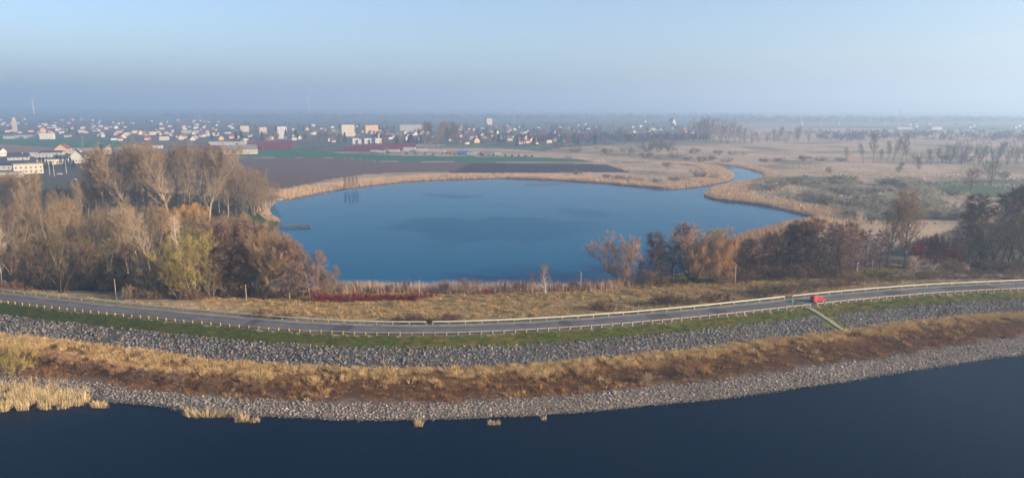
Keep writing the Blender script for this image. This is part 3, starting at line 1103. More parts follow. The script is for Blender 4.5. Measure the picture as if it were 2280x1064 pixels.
    dd = ad[k] * 0.6 + rnd * tw_spread + np.array((0, 0, tw_up))
    dd /= np.linalg.norm(dd, axis=1)[:, None]
    L1 = tw_len * rs.uniform(0.6, 1.3, n1)
    p1 = ap[k] + rs.normal(0, 0.02 * H * 0.15, (n1, 3))
    n2 = twigs - n1
    k2 = rs.integers(0, n1, n2)
    f = rs.uniform(0.15, 0.85, n2)
    rnd = rs.normal(0, 1, (n2, 3)); rnd /= np.linalg.norm(rnd, axis=1)[:, None]
    d2 = dd[k2] * 0.8 + rnd * 0.7 + np.array((0, 0, tw_up * 0.6))
    d2 /= np.linalg.norm(d2, axis=1)[:, None]
    p2 = p1[k2] + dd[k2] * (L1[k2] * f)[:, None]
    L2 = tw_len * rs.uniform(0.35, 0.8, n2)
    Pb = np.concatenate([p1, p2]); Dd = np.concatenate([dd, d2]); LL = np.concatenate([L1, L2])
    W = np.concatenate([np.full(n1, tw_w), np.full(n2, tw_w * 0.75)])
    sd = np.cross(Dd, rs.normal(0, 1, Dd.shape)); sd /= np.linalg.norm(sd, axis=1)[:, None] + 1e-9
    tip = Pb + Dd * LL[:, None]
    if droop:
        tip[:, 2] -= droop * LL * 0.9
    tip[:, 2] = np.maximum(tip[:, 2], 0.05)
    TV = np.stack([Pb - sd * W[:, None] * 0.5, Pb + sd * W[:, None] * 0.5, tip], 1).reshape(-1, 3)
    TF = np.arange(len(TV)).reshape(-1, 3)
    top = np.percentile(TV[:, 2], 99.6)
    rad95 = np.percentile(np.hypot(TV[:, 0], TV[:, 1]), 95)
    return WV, WF, TV, TF, ap, top, rad95


def bark(name, c, vary=0.25):
    return plain(name, c, 0.9, vary, 0.8, 0.1)


BK = {'tan': bark('tan_bark', (0.30, 0.235, 0.16)), 'dark': bark('dark_bark', (0.065, 0.05, 0.04)), 'birch': bark('white_birch_bark', (0.62, 0.56, 0.48), 0.1),
      'grey': bark('grey_bark', (0.17, 0.14, 0.11)), 'red': bark('red_bark', (0.16, 0.02, 0.03))}
TW = {'tan': bark('tan_twigs', (0.255, 0.172, 0.092), 0.25), 'greytan': bark('grey_tan_twigs', (0.21, 0.152, 0.094), 0.25), 'dark': bark('dark_brown_twigs', (0.125, 0.078, 0.06), 0.25),
      'alder': bark('reddish_brown_twigs', (0.215, 0.135, 0.098), 0.25), 'willow': bark('pinkish_willow_twigs', (0.40, 0.265, 0.18), 0.15),
      'weep': bark('golden_brown_twigs', (0.36, 0.215, 0.11), 0.15), 'yellow': bark('yellow_green_twigs', (0.32, 0.25, 0.08), 0.15),
      'orange': bark('orange_twigs', (0.45, 0.26, 0.095), 0.12), 'olive': bark('olive_grey_twigs', (0.19, 0.145, 0.08), 0.25),
      'brown': bark('brown_twigs', (0.17, 0.105, 0.068), 0.25), 'red': bark('crimson_twigs', (0.19, 0.028, 0.034), 0.2), 'pale': bark('pale_twigs', (0.45, 0.35, 0.25), 0.15),
      'marsh': bark('marsh_willow_twigs', (0.38, 0.345, 0.235), 0.3)}

KIND = {   # height, generator settings, number of variants
    'pop': (30, dict(limbs=34, first=0.16, ang=(28, 60), limb_len=0.30, up=0.5, subs=8, sub_len=0.45, twigs=9000, tw_len=1.5, tw_w=0.072, r0=0.015, wiggle=0.13,
                     shape=lambda t: 0.55 + 1.0 * min(t * 2.2, 1) * (1 - t) + 0.1 * (1 - t)), 4),
    'thin': (24, dict(limbs=20, first=0.3, ang=(28, 58), limb_len=0.3, up=0.45, subs=7, sub_len=0.45, twigs=4200, tw_len=1.3, tw_w=0.07, r0=0.013, wiggle=0.13), 3),
    'old': (20, dict(stems=4, stem_spread=0.3, limbs=40, first=0.14, ang=(30, 68), limb_len=0.31, up=0.42, subs=7, sub_len=0.45, twigs=9500, tw_len=1.05, tw_w=0.052, r0=0.02, wiggle=0.16,
                     shape=lambda t: 0.6 + 0.9 * min(t * 2.0, 1) * (1 - t)), 3),
    'ald': (16, dict(limbs=46, first=0.1, ang=(58, 82), limb_len=0.25, up=0.12, subs=6, twigs=8500, tw_len=0.75, tw_w=0.052, r0=0.012, wiggle=0.09, tw_up=0.15,
                     shape=lambda t: 0.55 + 0.75 * min(t * 3, 1) * (1 - t) - 0.25 * t, tw_spread=0.7), 4),
    'wil': (13, dict(stems=6, stem_spread=0.46, limbs=60, first=0.16, ang=(25, 75), limb_len=0.27, up=0.5, subs=7, sub_len=0.5, twigs=17500, tw_len=0.75, tw_w=0.05, r0=0.019, wiggle=0.15, tw_up=0.5,
                     shape=lambda t: 0.6 + 0.8 * min(t * 2.2, 1) * (1 - 0.6 * t)), 3),
    'weep': (14, dict(stems=4, stem_spread=0.36, limbs=44, first=0.25, ang=(40, 80), limb_len=0.3, taper_len=0.3, up=0.3, subs=7, sub_len=0.5, twigs=15000, tw_len=1.7, tw_w=0.048, tw_up=-0.9, droop=0.8, r0=0.02, wiggle=0.15), 2),
    'bir': (15, dict(limbs=24, first=0.2, ang=(30, 55), limb_len=0.28, taper_len=0.6, up=0.4, subs=6, twigs=3600, tw_len=0.8, tw_w=0.04, r0=0.012, wiggle=0.08), 2),
    'shr': (2.6, dict(stems=9, stem_spread=0.75, limbs=45, first=0.2, ang=(20, 60), limb_len=0.42, taper_len=0.2, up=0.25, subs=4, twigs=3400, tw_len=0.42, tw_w=0.032, r0=0.016, wiggle=0.2, tw_up=0.35), 4),
}
TREES = {}
mist_rs = np.random.default_rng(77)


def leafball(n=140):
    v = mist_rs.normal(0, 1, (n, 3))
    v /= np.linalg.norm(v, axis=1)[:, None]
    p = v * mist_rs.uniform(0.1, 0.8, (n, 1))
    sd = np.cross(v, mist_rs.normal(0, 1, (n, 3)))
    sd /= np.linalg.norm(sd, axis=1)[:, None]
    V = np.stack([p - sd * 0.14, p + sd * 0.14, p + v * 0.4], 1).reshape(-1, 3)
    return tri_mesh('mistletoe', V, np.arange(3 * n).reshape(-1, 3), M['mistletoe'])


MIST = leafball()


def tree_mesh(kind, var):
    base = (kind, var)
    if base not in TREES:
        H, kw, _ = KIND[kind]
        WV, WF, TV, TF, ap, top, rad = make_tree(100 + var * 17 + hash_kind(kind), H, **kw)
        TREES[base] = (tri_mesh('trunk', WV, WF, BK['grey'], smooth=True), tri_mesh('crown', TV, TF, TW['tan']), ap, top, rad)
    return TREES[base]


def dressed(name, mesh, parent, mat):
    o = link(name, mesh, parent)
    o.material_slots[0].link = 'OBJECT'
    o.material_slots[0].material = mat
    return o


def hash_kind(k):
    return sum((i + 1) * ord(c) for i, c in enumerate(k))


tree_count = 0


def plant(kind, px, base, top, label, bk, tw, name='bare_tree', cat='tree', group=None, width=None, mist=0, z=None, xy=None, height=None):
    """a tree at the place where its foot is seen, as tall as it is seen"""
    global tree_count
    tree_count += 1
    if xy is None:
        zz = 0.8 if z is None else z
        for _ in range(3):
            xy = P(px, base, zz)
            zz = gz(*xy)
    zz = gz(*xy)
    H0, kw, nv = KIND[kind]
    h = height if height else max(height_at(px, xy, top) - zz, 0.5)
    var = tree_count % nv
    wm, cm, ap, top_z, _ = tree_mesh(kind, var)
    k = h / top_z
    kx = k if width is None else k * width
    o = empty(name, (float(xy[0]), float(xy[1]), zz), random.uniform(0, 6.28), (kx * random.uniform(0.92, 1.08), kx * random.uniform(0.92, 1.08), k))
    tag(o, label, cat, group)
    dressed('trunk', wm, o, BK[bk])
    dressed('crown', cm, o, TW[tw])
    for j in range(mist):
        q = ap[random.randrange(len(ap))]
        for _ in range(12):
            if q[2] > 0.62 * H0:
                break
            q = ap[random.randrange(len(ap))]
        b = link('mistletoe', MIST, o)
        b.location = q
        s = random.uniform(0.45, 0.85) / k
        b.scale = (s * k / kx, s * k / kx, s)
    return o


G_BACK = 'poplars at the back of the grove'
L_BACK = 'tall bare tan poplar in the back rows of the lakeside grove'
L_MIST = 'tall bare poplar dotted with mistletoe balls in the grove'
for px, b, t, ms in [(-25, 485, 385, 2), (8, 492, 392, 3), (22, 478, 388, 2), (36, 490, 384, 3), (50, 500, 386, 2), (64, 484, 380, 4), (78, 494, 384, 2), (90, 480, 388, 2), (118, 470, 425, 0)]:
    plant('pop', px, b, t, nth('ppk') + ' slender mistletoe poplar counted towards the parking place' if ms else 'low bare tree beside the parking place', 'tan', 'tan', 'poplar_tree', 'tree', 'poplars by the parking place' if ms else None, 0.95, ms)
for px, b, t, ms in [(196, 486, 372, 0), (214, 470, 352, 0), (240, 486, 338, 1), (262, 470, 326, 0), (284, 490, 320, 0), (306, 474, 316, 0), (330, 488, 312, 2), (352, 470, 318, 0),
                     (376, 492, 322, 0), (398, 476, 322, 3), (421, 488, 314, 4), (444, 474, 318, 3), (466, 490, 316, 4), (488, 474, 322, 3), (508, 484, 344, 1), (230, 452, 355, 0),
                     (272, 446, 335, 0), (318, 448, 326, 0), (360, 446, 330, 0), (410, 448, 326, 2), (455, 446, 330, 2), (500, 450, 340, 0), (525, 482, 360, 0)]:
    plant('pop', px, b, t, (nth('pm') + ' mistletoe bearing poplar of the grove counted towards the lake') if ms else (nth('pb%d' % (b > 460)) + (' plain tan poplar of the grove counted towards the lake' if b > 460 else ' rearmost tan poplar of the grove counted towards the lake')), 'tan' if px % 3 else 'grey', 'tan' if ms == 0 else 'greytan', 'poplar_tree', 'tree', 'mistletoe poplars of the grove' if ms else G_BACK, 1.0, ms)
for px, b, t in [(545, 484, 372), (566, 480, 378), (585, 474, 390), (598, 466, 400), (548, 462, 368), (572, 458, 382), (610, 456, 412)]:
    plant('old', px, b, t, nth('gsh') + ' rounded tan tree at the shore end of the grove counted towards water', 'grey', 'tan', 'bare_tree', 'tree', 'shore trees at the end of the grove', 0.75)
for px, b, t in [(128, 486, 420), (146, 478, 412), (164, 484, 405), (180, 476, 392), (112, 500, 428), (96, 495, 430), (150, 505, 425), (176, 500, 400), (205, 462, 380), (188, 450, 395), (142, 462, 418)]:
    plant('old' if px % 4 else 'pop', px, b, t, nth('gap') + ' grey tan tree between parking place and tall poplars', 'tan', 'greytan', 'bare_tree', 'tree', 'trees beside the parking place', 0.7)
# middle of the grove
for px, b, t, kd, tw in [(28, 612, 475, 'old', 'greytan'), (62, 600, 468, 'pop', 'greytan'), (96, 585, 432, 'old', 'tan'), (128, 600, 436, 'old', 'tan'), (152, 575, 440, 'pop', 'tan'),
                         (188, 590, 462, 'old', 'tan'), (215, 560, 470, 'old', 'olive'), (240, 600, 472, 'old', 'olive'), (262, 570, 458, 'old', 'olive'), (285, 610, 462, 'pop', 'tan'),
                         (308, 590, 448, 'pop', 'tan'), (334, 605, 455, 'pop', 'pale'), (352, 580, 462, 'old', 'tan'), (392, 575, 478, 'old', 'greytan'), (442, 570, 480, 'old', 'brown'),
                         (470, 590, 478, 'old', 'tan'), (540, 580, 486, 'old', 'tan'), (565, 590, 490, 'wil', 'tan'), (596, 592, 505, 'wil', 'tan'), (170, 545, 450, 'pop', 'greytan'),
                         (40, 560, 450, 'old', 'greytan'), (5, 570, 460, 'old', 'tan'), (-30, 600, 470, 'old', 'greytan'), (510, 540, 472, 'old', 'tan'), (490, 560, 476, 'old', 'brown'), (70, 535, 448, 'old', 'greytan'), (110, 530, 452, 'old', 'tan'), (145, 525, 446, 'old', 'greytan'), (200, 530, 456, 'old', 'tan'), (228, 520, 452, 'old', 'greytan'), (258, 528, 456, 'old', 'tan'), (292, 535, 452, 'old', 'greytan'), (322, 525, 456, 'old', 'tan'), (350, 535, 450, 'old', 'greytan'), (462, 530, 468, 'old', 'tan'), (540, 530, 470, 'old', 'tan'), (20, 540, 455, 'old', 'greytan')]:
    lb = nth('mg' + tw) + ' ' + {'tan': 'broad tan tree counted from the birch in mid grove', 'greytan': 'grey tan tree counted from the birch in mid grove', 'olive': 'olive grey tree counted from the birch in mid grove',
          'brown': 'brown bare tree counted from the birch in mid grove', 'pale': 'pale tall tree with bleached branches in mid grove'}[tw]
    lb = lb[6:] if tw == 'pale' else lb
    plant(kd, px, b, t, lb, 'tan' if tw in ('tan', 'pale') else 'grey', tw, 'bare_tree', 'tree', None if tw == 'pale' else 'trees in the thick of the grove', 0.85)
plant('weep', 415, 525, 455, 'bright orange weeping willow crown in the grove', 'grey', 'orange', 'willow_tree', 'tree', None, 1.2)
plant('weep', 374, 530, 466, 'small orange weeping willow beside the bright orange crown', 'grey', 'orange', 'willow_tree', 'tree', None, 0.8)
plant('bir', 406, 600, 478, 'slim pale birch standing among the orange and yellow willows', 'birch', 'pale', 'birch_tree')
# front of the grove
for px, b, t, kd, tw, bk in [(60, 646, 530, 'old', 'brown', 'dark'), (100, 650, 515, 'old', 'olive', 'dark'), (138, 655, 500, 'old', 'olive', 'dark'), (205, 650, 545, 'old', 'brown', 'dark'),
                             (252, 648, 528, 'old', 'olive', 'dark'), (278, 655, 540, 'ald', 'dark', 'dark'), (300, 657, 560, 'old', 'olive', 'grey'), (330, 662, 555, 'old', 'tan', 'grey'),
                             (358, 664, 548, 'old', 'olive', 'grey'), (170, 640, 530, 'old', 'brown', 'dark'), (30, 640, 545, 'old', 'brown', 'grey'), (470, 668, 570, 'wil', 'olive', 'grey'),
                             (225, 652, 575, 'old', 'olive', 'dark'), (-15, 645, 560, 'old', 'brown', 'dark')]:
    lb = ('' if tw in ('dark', 'tan') else nth('fg' + tw) + ' ') + {'olive': 'olive brown tree fronting the grove counted from the roadside birch', 'brown': 'dark brown tree fronting the grove counted from the roadside birch', 'dark': 'near black slim tree in the shaded front of the grove',
          'tan': 'sunlit tan tree among darker ones fronting the grove'}[tw]
    plant(kd, px, b, t, lb, bk, tw, 'bare_tree', 'tree', 'trees fronting the grove' if tw in ('olive', 'brown') else None, 0.85)
plant('bir', 5, 644, 488, 'white trunked birch beside the road at the grove end', 'birch', 'pale', 'birch_tree', 'tree', None, 0.9)
plant('wil', 432, 666, 512, 'big yellow green willow leaning over the dry slope', 'grey', 'yellow', 'willow_tree', 'tree', None, 0.95)
plant('wil', 398, 668, 568, 'low yellow green willow under the big one', 'grey', 'yellow', 'willow_tree', 'tree', None, 1.0)
plant('wil', 455, 640, 500, 'yellowish willow behind the big leaning one', 'grey', 'yellow', 'willow_tree', 'tree', None, 0.8)
for px, b, t in [(492, 660, 488), (512, 664, 482), (532, 660, 490), (556, 664, 500), (500, 645, 495)]:
    plant('ald', px, b, t, nth('aw') + ' dark alder counted from the big leaning yellow willow', 'dark', 'alder', 'alder_tree', 'tree', 'alders amid the willows', 1.25)
plant('wil', 588, 668, 508, 'large tan willow with curved trunks before the lake', 'grey', 'tan', 'willow_tree', 'tree', None, 0.95)
plant('wil', 612, 640, 518, 'tan willow behind the large curved one', 'grey', 'tan', 'willow_tree', 'tree', None, 0.7)
for px, b, t in [(627, 667, 528), (645, 669, 524), (658, 668, 530), (690, 669, 545), (705, 668, 560), (676, 666, 560)]:
    plant('ald', px, b, t, nth('ra') + ' reddish pale trunked shore alder counted from the large curved willow', 'tan', 'alder', 'alder_tree', 'tree', 'reddish alders on the shore', 1.15)
plant('wil', 730, 664, 592, 'small round tan willow at the tip of the alder row', 'grey', 'tan', 'willow_tree', 'tree', None, 0.8)

# right hand trees
plant('wil', 1384, 640, 522, 'many stemmed pinkish willow alone on the lake shore', 'grey', 'willow', 'willow_tree', 'tree', None, 0.9)
plant('ald', 1428, 636, 575, 'young thin alder beside the lone willow', 'dark', 'alder', 'alder_tree')
for px, b, t in [(1462, 634, 535), (1476, 636, 518), (1497, 628, 500)]:
    plant('ald', px, b, t, nth('trio') + ' dark conical alder of the trio counted from the lone willow', 'dark', 'dark', 'alder_tree', 'tree', 'alder trio between willows', 1.2)
plant('wil', 1540, 626, 502, 'tall pinkish willow with wide forked trunks next to alders', 'dark', 'willow', 'willow_tree', 'tree', None, 1.15)
plant('weep', 1585, 628, 520, 'golden brown weeping willow touching the slope grass', 'grey', 'weep', 'willow_tree', 'tree', None, 0.9)
plant('wil', 1592, 572, 505, 'rounded yellow green tree behind the weeping willow', 'grey', 'yellow', 'willow_tree', 'tree', None, 0.85)
for px, b, t in [(1622, 618, 540), (1640, 616, 536), (1658, 618, 530), (1676, 612, 534), (1692, 618, 522), (1708, 612, 515), (1724, 618, 512), (1742, 612, 500), (1758, 618, 494), (1776, 612, 492),
                 (1792, 618, 490), (1808, 612, 494), (1824, 618, 488), (1842, 612, 496), (1860, 618, 500), (1878, 610, 498), (1896, 616, 508), (1926, 610, 512), (1955, 606, 510), (1748, 600, 500), (1802, 598, 492), (1870, 596, 505)]:
    plant('ald', px, b, t, (nth('afr') + ' dark alder from the weeping willow along the stand front') if b > 605 else (nth('abk') + ' dark alder from the weeping willow in the hidden back rank'), 'dark', 'dark' if px % 4 else 'alder', 'alder_tree', 'tree', 'dense alder stand', 1.2)
plant('bir', 1908, 606, 470, 'bleached tree with white branches over the alder stand', 'birch', 'pale', 'birch_tree', 'tree', None, 1.2)
plant('pop', 1975, 596, 428, 'tall narrow tan poplar rising over the alder stand', 'grey', 'greytan', 'poplar_tree', 'tree', None, 0.8)
plant('pop', 2012, 600, 418, 'tall wide tan poplar beside the narrow one', 'grey', 'tan', 'poplar_tree', 'tree', None, 1.05)
for px, b, t in [(2145, 575, 470), (2168, 560, 448), (2195, 575, 432), (2222, 560, 424), (2248, 575, 418), (2276, 560, 412), (2310, 575, 410), (2160, 600, 510), (2190, 602, 486), (2222, 604, 476), (2255, 604, 470), (2290, 606, 466), (2130, 590, 530)]:
    plant('ald' if b < 576 else 'old', px, b, t, nth('wd%d' % (b < 576)) + (' dark alder in the wood counted from the red thicket' if b < 576 else ' olive grey tree edging the wood counted from the red thicket'), 'dark', 'dark' if b < 576 else 'olive', 'alder_tree' if b < 576 else 'bare_tree', 'tree', 'wood past the red shrubs', 1.3 if b < 576 else 0.9)
# meadow trees
plant('ald', 2160, 424, 374, 'bushy brown tree on the meadow beside a fan shaped one', 'dark', 'alder', 'alder_tree', 'tree', None, 2.0)
plant('old', 2205, 412, 352, 'fan shaped bare tree alone on the meadow', 'grey', 'greytan', 'bare_tree', 'tree', None, 1.0)
plant('ald', 2000, 386, 362, 'small leaning dark tree in the middle of the pasture', 'dark', 'dark', 'alder_tree', 'tree', None, 1.6)
plant('ald', 2046, 380, 352, 'small dark tree just off the hedge row', 'dark', 'dark', 'alder_tree', 'tree', None, 1.2)
for px, b, t in [(1884, 363, 326), (1922, 362, 318), (1945, 363, 298), (1958, 362, 330), (1975, 362, 312), (1988, 361, 306), (2006, 362, 296), (2018, 361, 318)]:
    plant('thin', px, b, t, nth('opr') + ' thin poplar of the open meadow row counted from the river', 'grey', 'greytan', 'poplar_tree', 'tree', 'open poplar row on the meadow', 1.1)
for px in range(2066, 2330, 12):
    plant('old' if (px // 12) % 3 else 'thin', px + random.uniform(-6, 6), 364 + random.uniform(-3, 3), 306 + random.uniform(0, 26), nth('hdg') + ' hazy hedge row tree in order from the open poplar row', 'grey', 'greytan', 'bare_tree', 'tree', 'hedge row trees across the meadow', 0.8)
for px in range(1556, 1800, 15):
    plant('old', px + random.uniform(-5, 5), 317 + random.uniform(-3, 3), random.uniform(258, 278) if px < 1640 else random.uniform(278, 296), nth('wde') + ' blue hazed wood edge tree beyond the river counted from town', 'grey', 'brown', 'bare_tree', 'tree', 'wood edge beyond the river', 0.9)
for px in (946, 958, 970, 982, 996, 1008, 1022, 1036):
    plant('pop', px, 333 + random.uniform(-3, 2), 268 + random.uniform(0, 8), nth('pcl') + ' tall hazy poplar of the yard clump counted from the apartment blocks', 'grey', 'greytan', 'poplar_tree', 'tree', 'poplar clump by the yard', 0.8)
plant('old', 858, 351, 305, 'slim bare tree between field and machinery yard', 'grey', 'brown', 'bare_tree', 'tree', None, 0.5)
for px in (768, 776, 787, 793):
    plant('bir', px, 420, 390, 'thin sapling on the far reed bank of the lake', 'grey', 'brown', 'sapling', 'tree', 'saplings on the far bank', 0.9)
plant('bir', 1182, 655, 606, 'small pale trunked birch above the near shore', 'tan', 'alder', 'birch_tree', 'tree', None, 1.3)
plant('bir', 1215, 656, 584, 'taller pale trunked birch beside the small one', 'birch', 'greytan', 'birch_tree', 'tree', None, 1.6)
plant('wil', 1045, 656, 618, 'low brown willow bush amid the near shore reeds', 'grey', 'alder', 'willow_tree', 'tree', None, 1.1)
plant('wil', 1450, 638, 598, 'low sandy bush between the lone willow and the alder trio', 'grey', 'weep', 'willow_bush', 'bush', None, 1.1)
plant('bir', 2035, 625, 568, 'pale leafless sapling on scrub behind the road bend', 'tan', 'pale', 'sapling', 'tree', None, 1.8)


# shrubs
def shrub(px, base, top, w_px, label, tw, bk='dark', name='shrub', group=None, z=None, xy=None, size=None):
    global tree_count
    tree_count += 1
    if xy is None:
        zz = 0.8
        for _ in range(4):
            xy = P(px, base, zz)
            zz = gz(*xy)
    zz = gz(*xy)
    if size:
        wid, h = size
    else:
        h = max(height_at(px, xy, top) - zz, 0.4)
        wid = w_px * math.hypot(xy[1], CAM_H - zz) / FPX
    var = tree_count % KIND['shr'][2]
    wm, cm, _, top_z, rad = tree_mesh('shr', var)
    o = empty(name, (float(xy[0]), float(xy[1]), zz), random.uniform(0, 6.28), (wid / (2 * rad), wid / (2 * rad), h / top_z))
    tag(o, label, 'shrub', group)
    dressed('stems', wm, o, BK[bk])
    dressed('twigs', cm, o, TW[tw])
    return o


for px, b, t, w in [(578, 707, 690, 48), (625, 709, 692, 52), (640, 710, 697, 30)]:
    shrub(px, b, t, w, 'brown shrub at the rail facing the leaning yellow willow', 'dark', group='brown shrubs below the willow')
for px, b, t, w in [(900, 719, 698, 50), (925, 716, 697, 44), (940, 720, 703, 30), (888, 720, 705, 30)]:
    shrub(px, b, t, w, 'rounded russet shrub crowding one side of the rail gap', 'dark', group='russet shrubs before the rail gap')
for px, b, t, w in [(985, 719, 698, 50), (1015, 719, 698, 44), (1000, 716, 697, 40)]:
    shrub(px, b, t, w, 'rounded russet shrub just after the rail gap', 'dark', group='russet shrubs after the rail gap')
o = shrub(954, 723, 708, 19, 'small dark evergreen shrub filling the gap in the rail', 'dark')
o.children[1].material_slots[0].material = M['evergreen']
for px, b, t, w in [(1345, 692, 668, 62), (1330, 690, 675, 40)]:
    shrub(px, b, t, w, 'dark thicket alone in the middle of the dry slope', 'dark', group='thicket on the slope')
for px, b, t, w in [(1465, 680, 656, 50), (1495, 680, 656, 50), (1525, 678, 655, 44), (1575, 674, 650, 50), (1610, 672, 650, 50), (1480, 676, 655, 44)]:
    shrub(px, b, t, w, 'brown scrub bush in the row above the pale rail', 'dark', group='scrub bushes on the slope')
for px, b, t, w, tw in [(1690, 655, 632, 60, 'olive'), (1730, 652, 628, 60, 'olive'), (1770, 648, 622, 70, 'olive'), (1810, 645, 620, 60, 'olive'), (1850, 640, 615, 70, 'brown'), (1900, 634, 610, 70, 'brown'),
                        (1700, 662, 644, 60, 'brown'), (1760, 655, 636, 60, 'brown'), (1990, 625, 603, 70, 'olive'), (2050, 622, 600, 70, 'brown'), (2110, 620, 598, 70, 'olive'), (2170, 620, 600, 70, 'brown'),
                        (2230, 620, 600, 70, 'olive'), (2280, 622, 602, 70, 'brown'), (2075, 612, 585, 40, 'pale'), (2140, 612, 585, 40, 'pale')]:
    shrub(px, b, t, w, {'olive': 'olive scrub bush between the rail and the alder stand', 'brown': 'brown scrub bush between the rail and the alder stand', 'pale': 'pale twiggy bush before the dark wood'}[tw], tw, group='scrub behind the rail')
for px, b, t, w in [(1932, 618, 596, 40), (1958, 618, 594, 46), (1975, 620, 602, 34)]:
    shrub(px, b, t, w, 'yellow green bush at the foot of a utility pole', 'yellow', 'grey', group='yellow green bushes by the pole')
px = 706
while px < 935:
    shrub(px, 672 - (px - 700) * 0.015, 650 + random.uniform(0, 5), 34, nth('dgw') + ' crimson dogwood of the red hedge counted from the alder row', 'red', 'red', 'dogwood_shrub', 'crimson dogwood hedge')
    px += 15
for px, b, w in [(945, 663, 22), (965, 663, 24), (1085, 656, 20), (1262, 650, 18)]:
    shrub(px, b, b - 14, w, 'small crimson shrub past the end of the red hedge', 'red', 'red', 'dogwood_shrub', 'small crimson shrubs')
shrub(1325, 646, 630, 26, 'crimson shrub beside the lone pinkish willow', 'red', 'red', 'dogwood_shrub')
shrub(1343, 645, 634, 22, 'low crimson shrub touching the lone pinkish willow', 'red', 'red', 'dogwood_shrub')
for px, b, t in [(2035, 570, 530), (2060, 566, 522), (2085, 568, 520), (2110, 566, 522), (2135, 568, 526), (2150, 566, 530), (2050, 585, 545), (2090, 590, 550), (2125, 590, 550)]:
    shrub(px, b, t, 46, 'large dull red dogwood thicket in front of the dark wood', 'red', 'red', 'dogwood_shrub', 'red thicket before the wood')
for px, b, w in [(760, 655, 26), (790, 652, 24), (830, 654, 30), (870, 653, 26), (905, 653, 24), (990, 655, 26), (1120, 652, 26), (1150, 652, 24), (1240, 652, 28), (1275, 650, 26), (1300, 650, 24), (1165, 655, 20)]:
    shrub(px, b, b - random.uniform(22, 34), w, nth('rfb') + ' greyish bush in the near reed fringe counted from the grove', 'alder', group='bushes in the near reed fringe')
for px in range(20, 760, 24):
    shrub(px + random.uniform(-8, 8), 664 + random.uniform(-8, 6) if px > 260 else 648 + random.uniform(-6, 4), 640 + random.uniform(-8, 8) if px > 260 else 624 + random.uniform(-6, 6), random.uniform(28, 44), nth('ugr') + ' low bush at the foot of the grove counted from the birch', 'brown' if random.random() < 0.6 else 'olive', group='undergrowth of the grove')
for px in range(1400, 1920, 26):
    shrub(px + random.uniform(-8, 8), 632 - max(0, px - 1500) * 0.03 + random.uniform(-5, 4), (604 - max(0, px - 1500) * 0.03 - random.uniform(0, 14)) if px > 1600 else 620, random.uniform(36, 56) if px > 1600 else 26, nth('uga') + ' low brown bush under the right bank trees counted from lone willow'.replace('right bank ', 'lakeside '), 'brown', group='undergrowth of the alder stand')
for px in range(2120, 2300, 20):
    shrub(px, 608 + random.uniform(-6, 4), 574 + random.uniform(-8, 8), 60, nth('ugw') + ' grey bush fringing the dark wood counted from the red thicket', 'olive' if px % 40 else 'brown', group='bushes fringing the dark wood')
# corner by the reed bed
shrub(34, 836, 752, 80, 'tall yellow green willow bush by the big reed bed', 'yellow', 'grey')
shrub(8, 832, 770, 50, 'pale tan bush beside the yellow green willow bush', 'weep', 'grey')
for px, b, t, w, tw in [(110, 800, 770, 60, 'weep'), (150, 812, 784, 60, 'weep'), (205, 822, 800, 50, 'alder'), (260, 830, 806, 60, 'weep'), (320, 842, 820, 60, 'alder'), (390, 850, 830, 60, 'alder'),
                        (470, 862, 842, 60, 'brown'), (560, 868, 850, 60, 'brown'), (1300, 842, 822, 40, 'weep'), (1525, 838, 812, 44, 'weep'), (1570, 832, 806, 30, 'orange'), (1440, 852, 828, 24, 'pale'), (1655, 812, 800, 16, 'orange')]:
    shrub(px, b, t, w, {'weep': 'straw coloured bushy growth on the berm', 'alder': 'reddish brown bushy growth on the berm', 'brown': 'dark brown bushy growth on the berm', 'orange': 'orange tinted tuft bush on the berm', 'pale': 'pale dead bush on the berm'}[tw], tw, 'grey', group='bushes on the berm')
# marsh willow mounds beyond the lake
mr_ = random.Random(5)
spots = []
for i in range(420):
    px = mr_.uniform(1700, 2150)
    base = mr_.uniform(402, 492)
    lo = 402 + max(0, (1800 - px)) * 0.02
    if base > 440 + (px - 1700) * 0.16 and px < 1900:
        continue
    if abs(px - 2165) < 70 and base < 430:
        continue
    if vnoise(px * 0.35, base, 13, 88) < 0.38:
        continue
    spots.append((px, base))
for px, base in spots[:200]:
    q = P(px, base, 0.8)
    tw = 'marsh' if mr_.random() < 0.7 else 'olive'
    wd = mr_.uniform(9, 21)
    shrub(px, base, 0, 0, ('broad ' if wd > 15 else 'small ') + ('grey green' if tw == 'marsh' else 'brownish') + ' sallow bush in the marsh ' + ('facing the river bend' if px < 1830 else 'behind the tall poplars' if px < 2020 else 'towards the fan shaped tree'),
          tw, group='sallow bushes of the marsh', xy=q, size=(wd, wd * 0.2 + mr_.uniform(0.5, 2.4)))
